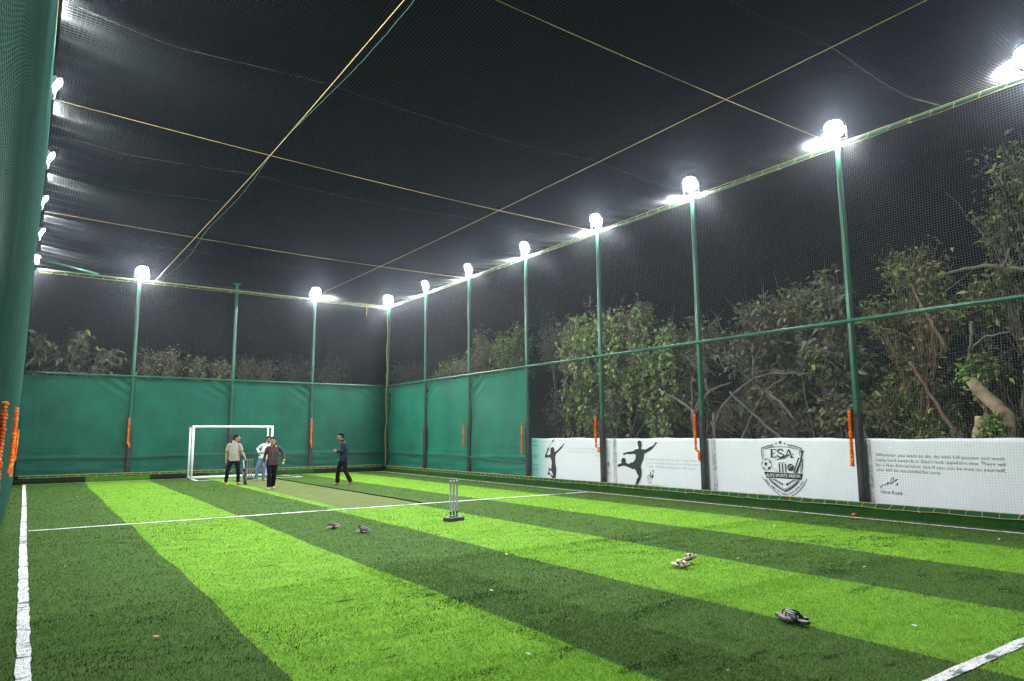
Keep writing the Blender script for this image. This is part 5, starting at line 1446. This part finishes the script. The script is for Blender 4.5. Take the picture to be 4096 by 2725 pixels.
tree('tree', (16.8, 7.6), [(16.6, 7.5, 5.3, .8, .85, .85), (16.6, 8.4, 4.5, .7, .5, .5), (16.7, 7.1, 4.3, .8, .9, .6), (16.8, 7.7, 3.0, .8, .9, .8), (16.7, 7.4, 1.8, .8, 1.0, .6), (16.7, 8.3, 2.2, .7, .5, .7)],
     'rounded green tree with brown leaning stems behind the quotation banner', 'tree', GR, 'green', (.11, .047), .85, 3, second=('olive', .35), bark='bark_brown', trunk_r=.035, bare=20,
     limbs=[([(16.2, 6.5, 1.0), (16.2, 7.03, 2.1), (16.2, 7.34, 2.66), (16.2, 7.61, 3.21)], (.045, .03)), ([(16.2, 6.8, 3.4), (16.2, 7.01, 3.87), (16.2, 7.18, 4.24), (16.3, 7.5, 5.0)], (.042, .022))])
tree('shrub', (16.6, 9.9), [(16.5, 9.6, 5.0, .8, .7, .8), (16.5, 10.5, 5.0, .8, .6, .6), (16.6, 9.7, 3.6, .9, 1.0, .8), (16.6, 9.4, 2.1, .8, .9, .7)],
     'grey-leaved shrub with big dusty leaves rising over the crest banner', 'shrub', GR, 'grey', (.165, .082), .72, 4, second=('olive', .25), bare=60, trunk_r=.035)
tree('shrub', (16.6, 11.8), [(16.6, 11.6, 4.8, .8, .8, .7), (16.5, 12.2, 3.9, .7, .8, .8), (16.7, 11.3, 2.9, .8, .9, .7)],
     'sparse dusty shrub over the left half of the crest banner', 'shrub', GR, 'grey', (.14, .07), .72, 5, second=('olive', .25), bare=70, trunk_r=.03)
tree('shrub', (16.4, 11.6), [(16.6, 11.0, 1.9, .5, 1.1, .5), (16.6, 12.7, 2.2, .5, .7, .6)], 'thicket of bare cut branches just above the crest banner', 'shrub', GR, 'grey', (.13, .06), .5, 6, bare=60, bark='bark', trunk_r=.02,
     limbs=[([(16.2, 13.15, -.05), (16.2, 13.11, 1.85), (16.2, 12.86, 2.35), (16.2, 12.35, 2.76), (16.2, 11.71, 3.11), (16.2, 11.11, 3.22), (16.2, 10.01, 3.14)], (.055, .02)),
            ([(16.2, 12.5, .2), (16.2, 12.18, 1.49), (16.2, 11.76, 2.21), (16.2, 11.41, 2.75), (16.2, 10.73, 3.11)], (.05, .02)),
            ([(16.15, 12.5, 2.8), (16.15, 11.84, 2.22), (16.15, 11.39, 1.86), (16.15, 10.7, 1.3)], (.025, .04)), ([(16.2, 11.37, 2.75), (16.2, 10.96, 2.46), (16.2, 10.52, 1.95)], (.045, .03)),
            ([(16.3, 13.22, -.05), (16.3, 13.2, 2.24)], (.06, .055)), ([(16.2, 11.73, 3.05), (16.2, 11.69, 4.09)], (.03, .022))])
tree('tree', (16.2, 13.85), [(16.6, 13.9, 3.9, .4, .5, .4)], 'small pollarded trunk with cut arms beside the footballer banner post', 'tree', GR, 'grey', (.11, .055), .6, 7, bark='bark', trunk_r=.02, bare=14,
     limbs=[([(16.2, 13.8, -.06), (16.2, 13.83, 1.51), (16.2, 13.86, 2.35)], (.075, .07)), ([(16.2, 13.86, 2.28), (16.2, 14.26, 2.56), (16.2, 14.86, 2.84)], (.055, .035)),
            ([(16.2, 13.74, 2.27), (16.2, 13.38, 2.71), (16.2, 13.19, 2.85), (16.2, 12.47, 3.06)], (.055, .025)), ([(16.2, 13.28, 2.8), (16.2, 13.38, 3.23)], (.03, .025)),
            ([(16.2, 13.9, 2.3), (16.2, 13.85, 3.37)], (.03, .015)), ([(16.2, 13.78, 2.3), (16.2, 13.57, 2.83)], (.04, .025))])
tree('vine_covered_tree', (16.8, 17.6), [(16.6, 19.1, 5.0, .8, .8, 1.0), (16.6, 17.8, 5.3, .9, .9, .9), (16.6, 16.4, 5.3, .8, .9, .8), (16.6, 19.2, 3.2, .8, .8, 1.0), (16.6, 17.6, 3.3, .9, 1.0, 1.2), (16.6, 16.1, 3.7, .8, .9, 1.0), (16.7, 15.1, 4.6, .7, .6, .6), (16.6, 18.4, 2.0, .8, 1.3, .6), (16.7, 15.4, 2.3, .7, .8, .7)],
     'vine-covered tree with bright heart-shaped leaves and pink flower sprays', 'tree', GR, 'vine', (.105, .085), .60, 8, flowers=60, vines=110, bare=50, second=('olive', .30), trunk_r=.04)
tree('shrub', (16.9, 19.9), [(16.6, 20.0, 5.7, .4, .35, .6), (16.7, 20.3, 4.6, .4, .3, .6)], 'thin yellowing shoot sticking up left of the vine-covered tree', 'shrub', GR, 'olive', (.20, .11), .5, 9, bare=8, trunk_r=.02)
tree('shrub', (17.2, 14.4), [(17.1, 14.2, 4.7, .7, .8, .7), (17.1, 14.6, 3.2, .7, .7, .8), (17.0, 14.0, 1.9, .7, .9, .6)], 'dim shrub filling the gap right of the vine-covered tree', 'shrub', GR, 'grey', (.12, .06), .8, 10, bare=24, trunk_r=.03)
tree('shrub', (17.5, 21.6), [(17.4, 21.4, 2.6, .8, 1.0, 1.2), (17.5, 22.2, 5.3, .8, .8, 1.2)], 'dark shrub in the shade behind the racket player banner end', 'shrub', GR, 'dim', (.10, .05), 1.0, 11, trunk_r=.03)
tree('tree', (17.2, 24.4), [(17.1, 24.0, 5.6, .8, .7, .9), (17.1, 24.9, 5.3, .8, .7, .9), (17.0, 24.4, 4.3, .8, 1.0, .6)], 'green bushy tree above the cloth bay next to the banners', 'tree', GR, 'green', (.11, .055), 1.1, 12, trunk_r=.03)
tree('tree', (17.2, 27.2), [(17.1, 26.6, 5.4, .8, .8, .9), (17.0, 27.6, 4.8, .8, .8, .8), (17.2, 27.2, 6.2, .5, .5, .6)], 'yellow-green bushy tree above the middle cloth bay of the side wall', 'tree', GR, 'olive', (.11, .055), 1.1, 13, trunk_r=.03)
tree('shrub', (17.2, 30.2), [(17.0, 29.3, 4.8, .7, .9, .8), (17.1, 30.8, 4.4, .8, .9, .6)], 'low yellow-green bush above the corner cloth bay', 'shrub', GR, 'green', (.10, .05), 1.0, 14, trunk_r=.03)
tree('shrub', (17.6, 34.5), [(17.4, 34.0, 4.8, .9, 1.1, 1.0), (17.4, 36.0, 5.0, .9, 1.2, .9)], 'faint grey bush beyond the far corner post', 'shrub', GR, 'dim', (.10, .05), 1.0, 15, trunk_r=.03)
for y_, wd, sd in ((5.2, 'behind the tallest tree at the right edge', 40), (8.6, 'behind the rounded green tree', 41), (12.0, 'behind the dusty shrubs over the crest banner', 42), (15.6, 'behind the footballer banner and vine leaves', 43), (19.0, 'behind the left part of the vine-covered tree', 44)):
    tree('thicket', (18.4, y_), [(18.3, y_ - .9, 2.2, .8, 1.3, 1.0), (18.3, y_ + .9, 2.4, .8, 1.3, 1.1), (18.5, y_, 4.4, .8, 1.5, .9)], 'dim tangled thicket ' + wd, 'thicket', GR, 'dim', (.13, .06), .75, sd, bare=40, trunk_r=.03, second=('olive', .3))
# behind the back wall
tree('shrub', (.8, 33.4), [(.2, 33.4, 5.1, .7, .7, .8), (1.2, 33.4, 4.9, .8, .6, .8), (2.5, 33.3, 4.9, .7, .6, .6), (1.6, 33.3, 5.7, .4, .4, .5)], 'large drooping-leaved shrub over the leftmost cloth bay of the back wall', 'shrub', GB, 'dim', (.27, .12), .42, 20, bare=18, droop=1.0, second=('olive', .25))
tree('shrub', (4.6, 33.6), [(4.2, 33.6, 4.9, .5, .5, .7), (5.1, 33.6, 5.0, .6, .5, .8)], 'upright twiggy shrub left of the capped post behind the goal', 'shrub', GB, 'olive', (.13, .06), .7, 21, bare=30)
tree('shrub', (6.5, 33.8), [(6.2, 33.8, 4.8, .7, .5, .6), (7.1, 33.8, 4.7, .6, .5, .6)], 'twiggy bush with a few green leaves right behind the capped post', 'shrub', GB, 'olive', (.12, .055), .75, 22, bare=26)
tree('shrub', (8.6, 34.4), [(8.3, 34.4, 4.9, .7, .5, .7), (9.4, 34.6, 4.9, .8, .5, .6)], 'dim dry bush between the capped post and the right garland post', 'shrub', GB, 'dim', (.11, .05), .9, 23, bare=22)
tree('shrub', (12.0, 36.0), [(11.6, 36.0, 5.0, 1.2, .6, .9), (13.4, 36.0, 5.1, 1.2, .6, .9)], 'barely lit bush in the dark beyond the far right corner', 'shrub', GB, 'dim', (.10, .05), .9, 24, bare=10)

# ================================================================== litter on the turf
M['paper'] = mat('paper_scrap', (0.62, 0.62, 0.58), .8, .1, 20)
M['dryleaf'] = mat('dry_leaf', (0.42, 0.27, 0.10), .8, .2, 20)
SC = [(5.53, 8.10, 'p', 'on the near edge of the middle dark stripe'), (8.21, 8.06, 'p', 'right of the near stumps'), (3.59, 7.29, 'l', 'on the left light stripe edge'), (4.14, 6.35, 'p', 'in the middle dark stripe'),
      (2.03, 12.2, 'p', 'just beyond the left light stripe edge'), (.54, 10.7, 'l', 'near the left sideline'), (1.0, 6.57, 'l', 'on the leftmost dark stripe'), (8.5, 4.72, 'p', 'in the right dark stripe'), (12.18, 5.31, 'l', 'on the far right stripe'),
      (12.27, 4.68, 'p', 'close to the right sideline'), (10.9, 7.63, 'p', 'on the right light stripe'), (7.77, 6.0, 'l', 'right of the beige sandals'), (1.3, 23.0, 'p', 'by the far left stripe edge'), (2.2, 24.6, 'p', 'on the far left light stripe'),
      (8.7, 22.0, 'p', 'beside the olive mat'), (4.6, 19.0, 'p', 'between the mat and the left light stripe'), (.9, 5.1, 'l', 'at the bottom left'), (3.2, 4.4, 'p', 'at the bottom of the left light stripe'), (9.2, 5.6, 'l', 'on the right dark stripe edge'), (6.3, 3.1, 'p', 'below the black slippers'), (9.9, 12.0, 'p', 'past the near stumps'), (4.1, 3.3, 'l', 'in the bottom middle')]
for i, (x, y, k, wd) in enumerate(SC):
    r = random.Random(i); n = 6; w = r.uniform(.014, .024); V = []
    for j in range(n):
        a = 2 * math.pi * j / n; rr = w * r.uniform(.5, 1.1); V.append((rr * math.cos(a) * 1.5, rr * math.sin(a), r.uniform(.0, .014)))
    V.append((0, 0, .010))
    mb = MB(); mb.add(V, [(j, (j + 1) % n, n) for j in range(n)])
    o = mb.build('paper_scrap' if k == 'p' else 'dry_leaf', M['paper'] if k == 'p' else M['dryleaf']); o.location = (x, y, .022); o.rotation_euler = (0, 0, r.uniform(0, 6))
    tag(o, ('small pale paper scrap ' if k == 'p' else 'small dry leaf ') + wd, 'paper scrap' if k == 'p' else 'leaf', 'litter lying on the turf')
mb = MB(); mb.ball((0, 0, .03), (.045, .045, .03), 12, 6); mb.ball((.05, .01, .022), (.03, .03, .02), 10, 6)
o = mb.build('marigold_flower', M['garland']); o.location = (13.62, 7.70, .0); tag(o, 'single fallen orange marigold beside the right sideline', 'flower')

# ================================================================== haze in the night air
if HAZE > 0:
    me = bpy.data.meshes.new('haze')
    hb = MB(); hb.box((-22, -14, -1.06), (34, 48, 10.6))
    hz = hb.build('haze', M['soil'])
    hz.data.materials.clear()
    m = bpy.data.materials.new('night_haze'); m.use_nodes = True
    N, L = nodes_of(m)
    for n in list(N):
        if n.type != 'OUTPUT_MATERIAL': N.remove(n)
    v = N.new('ShaderNodeVolumePrincipled')
    v.inputs['Color'].default_value = (.76, .84, 1.0, 1)
    v.inputs['Density'].default_value = HAZE
    v.inputs['Anisotropy'].default_value = .90
    L.new(v.outputs[0], N['Material Output'].inputs['Volume'])
    hz.data.materials.append(m)
    tag(hz, kind='stuff')
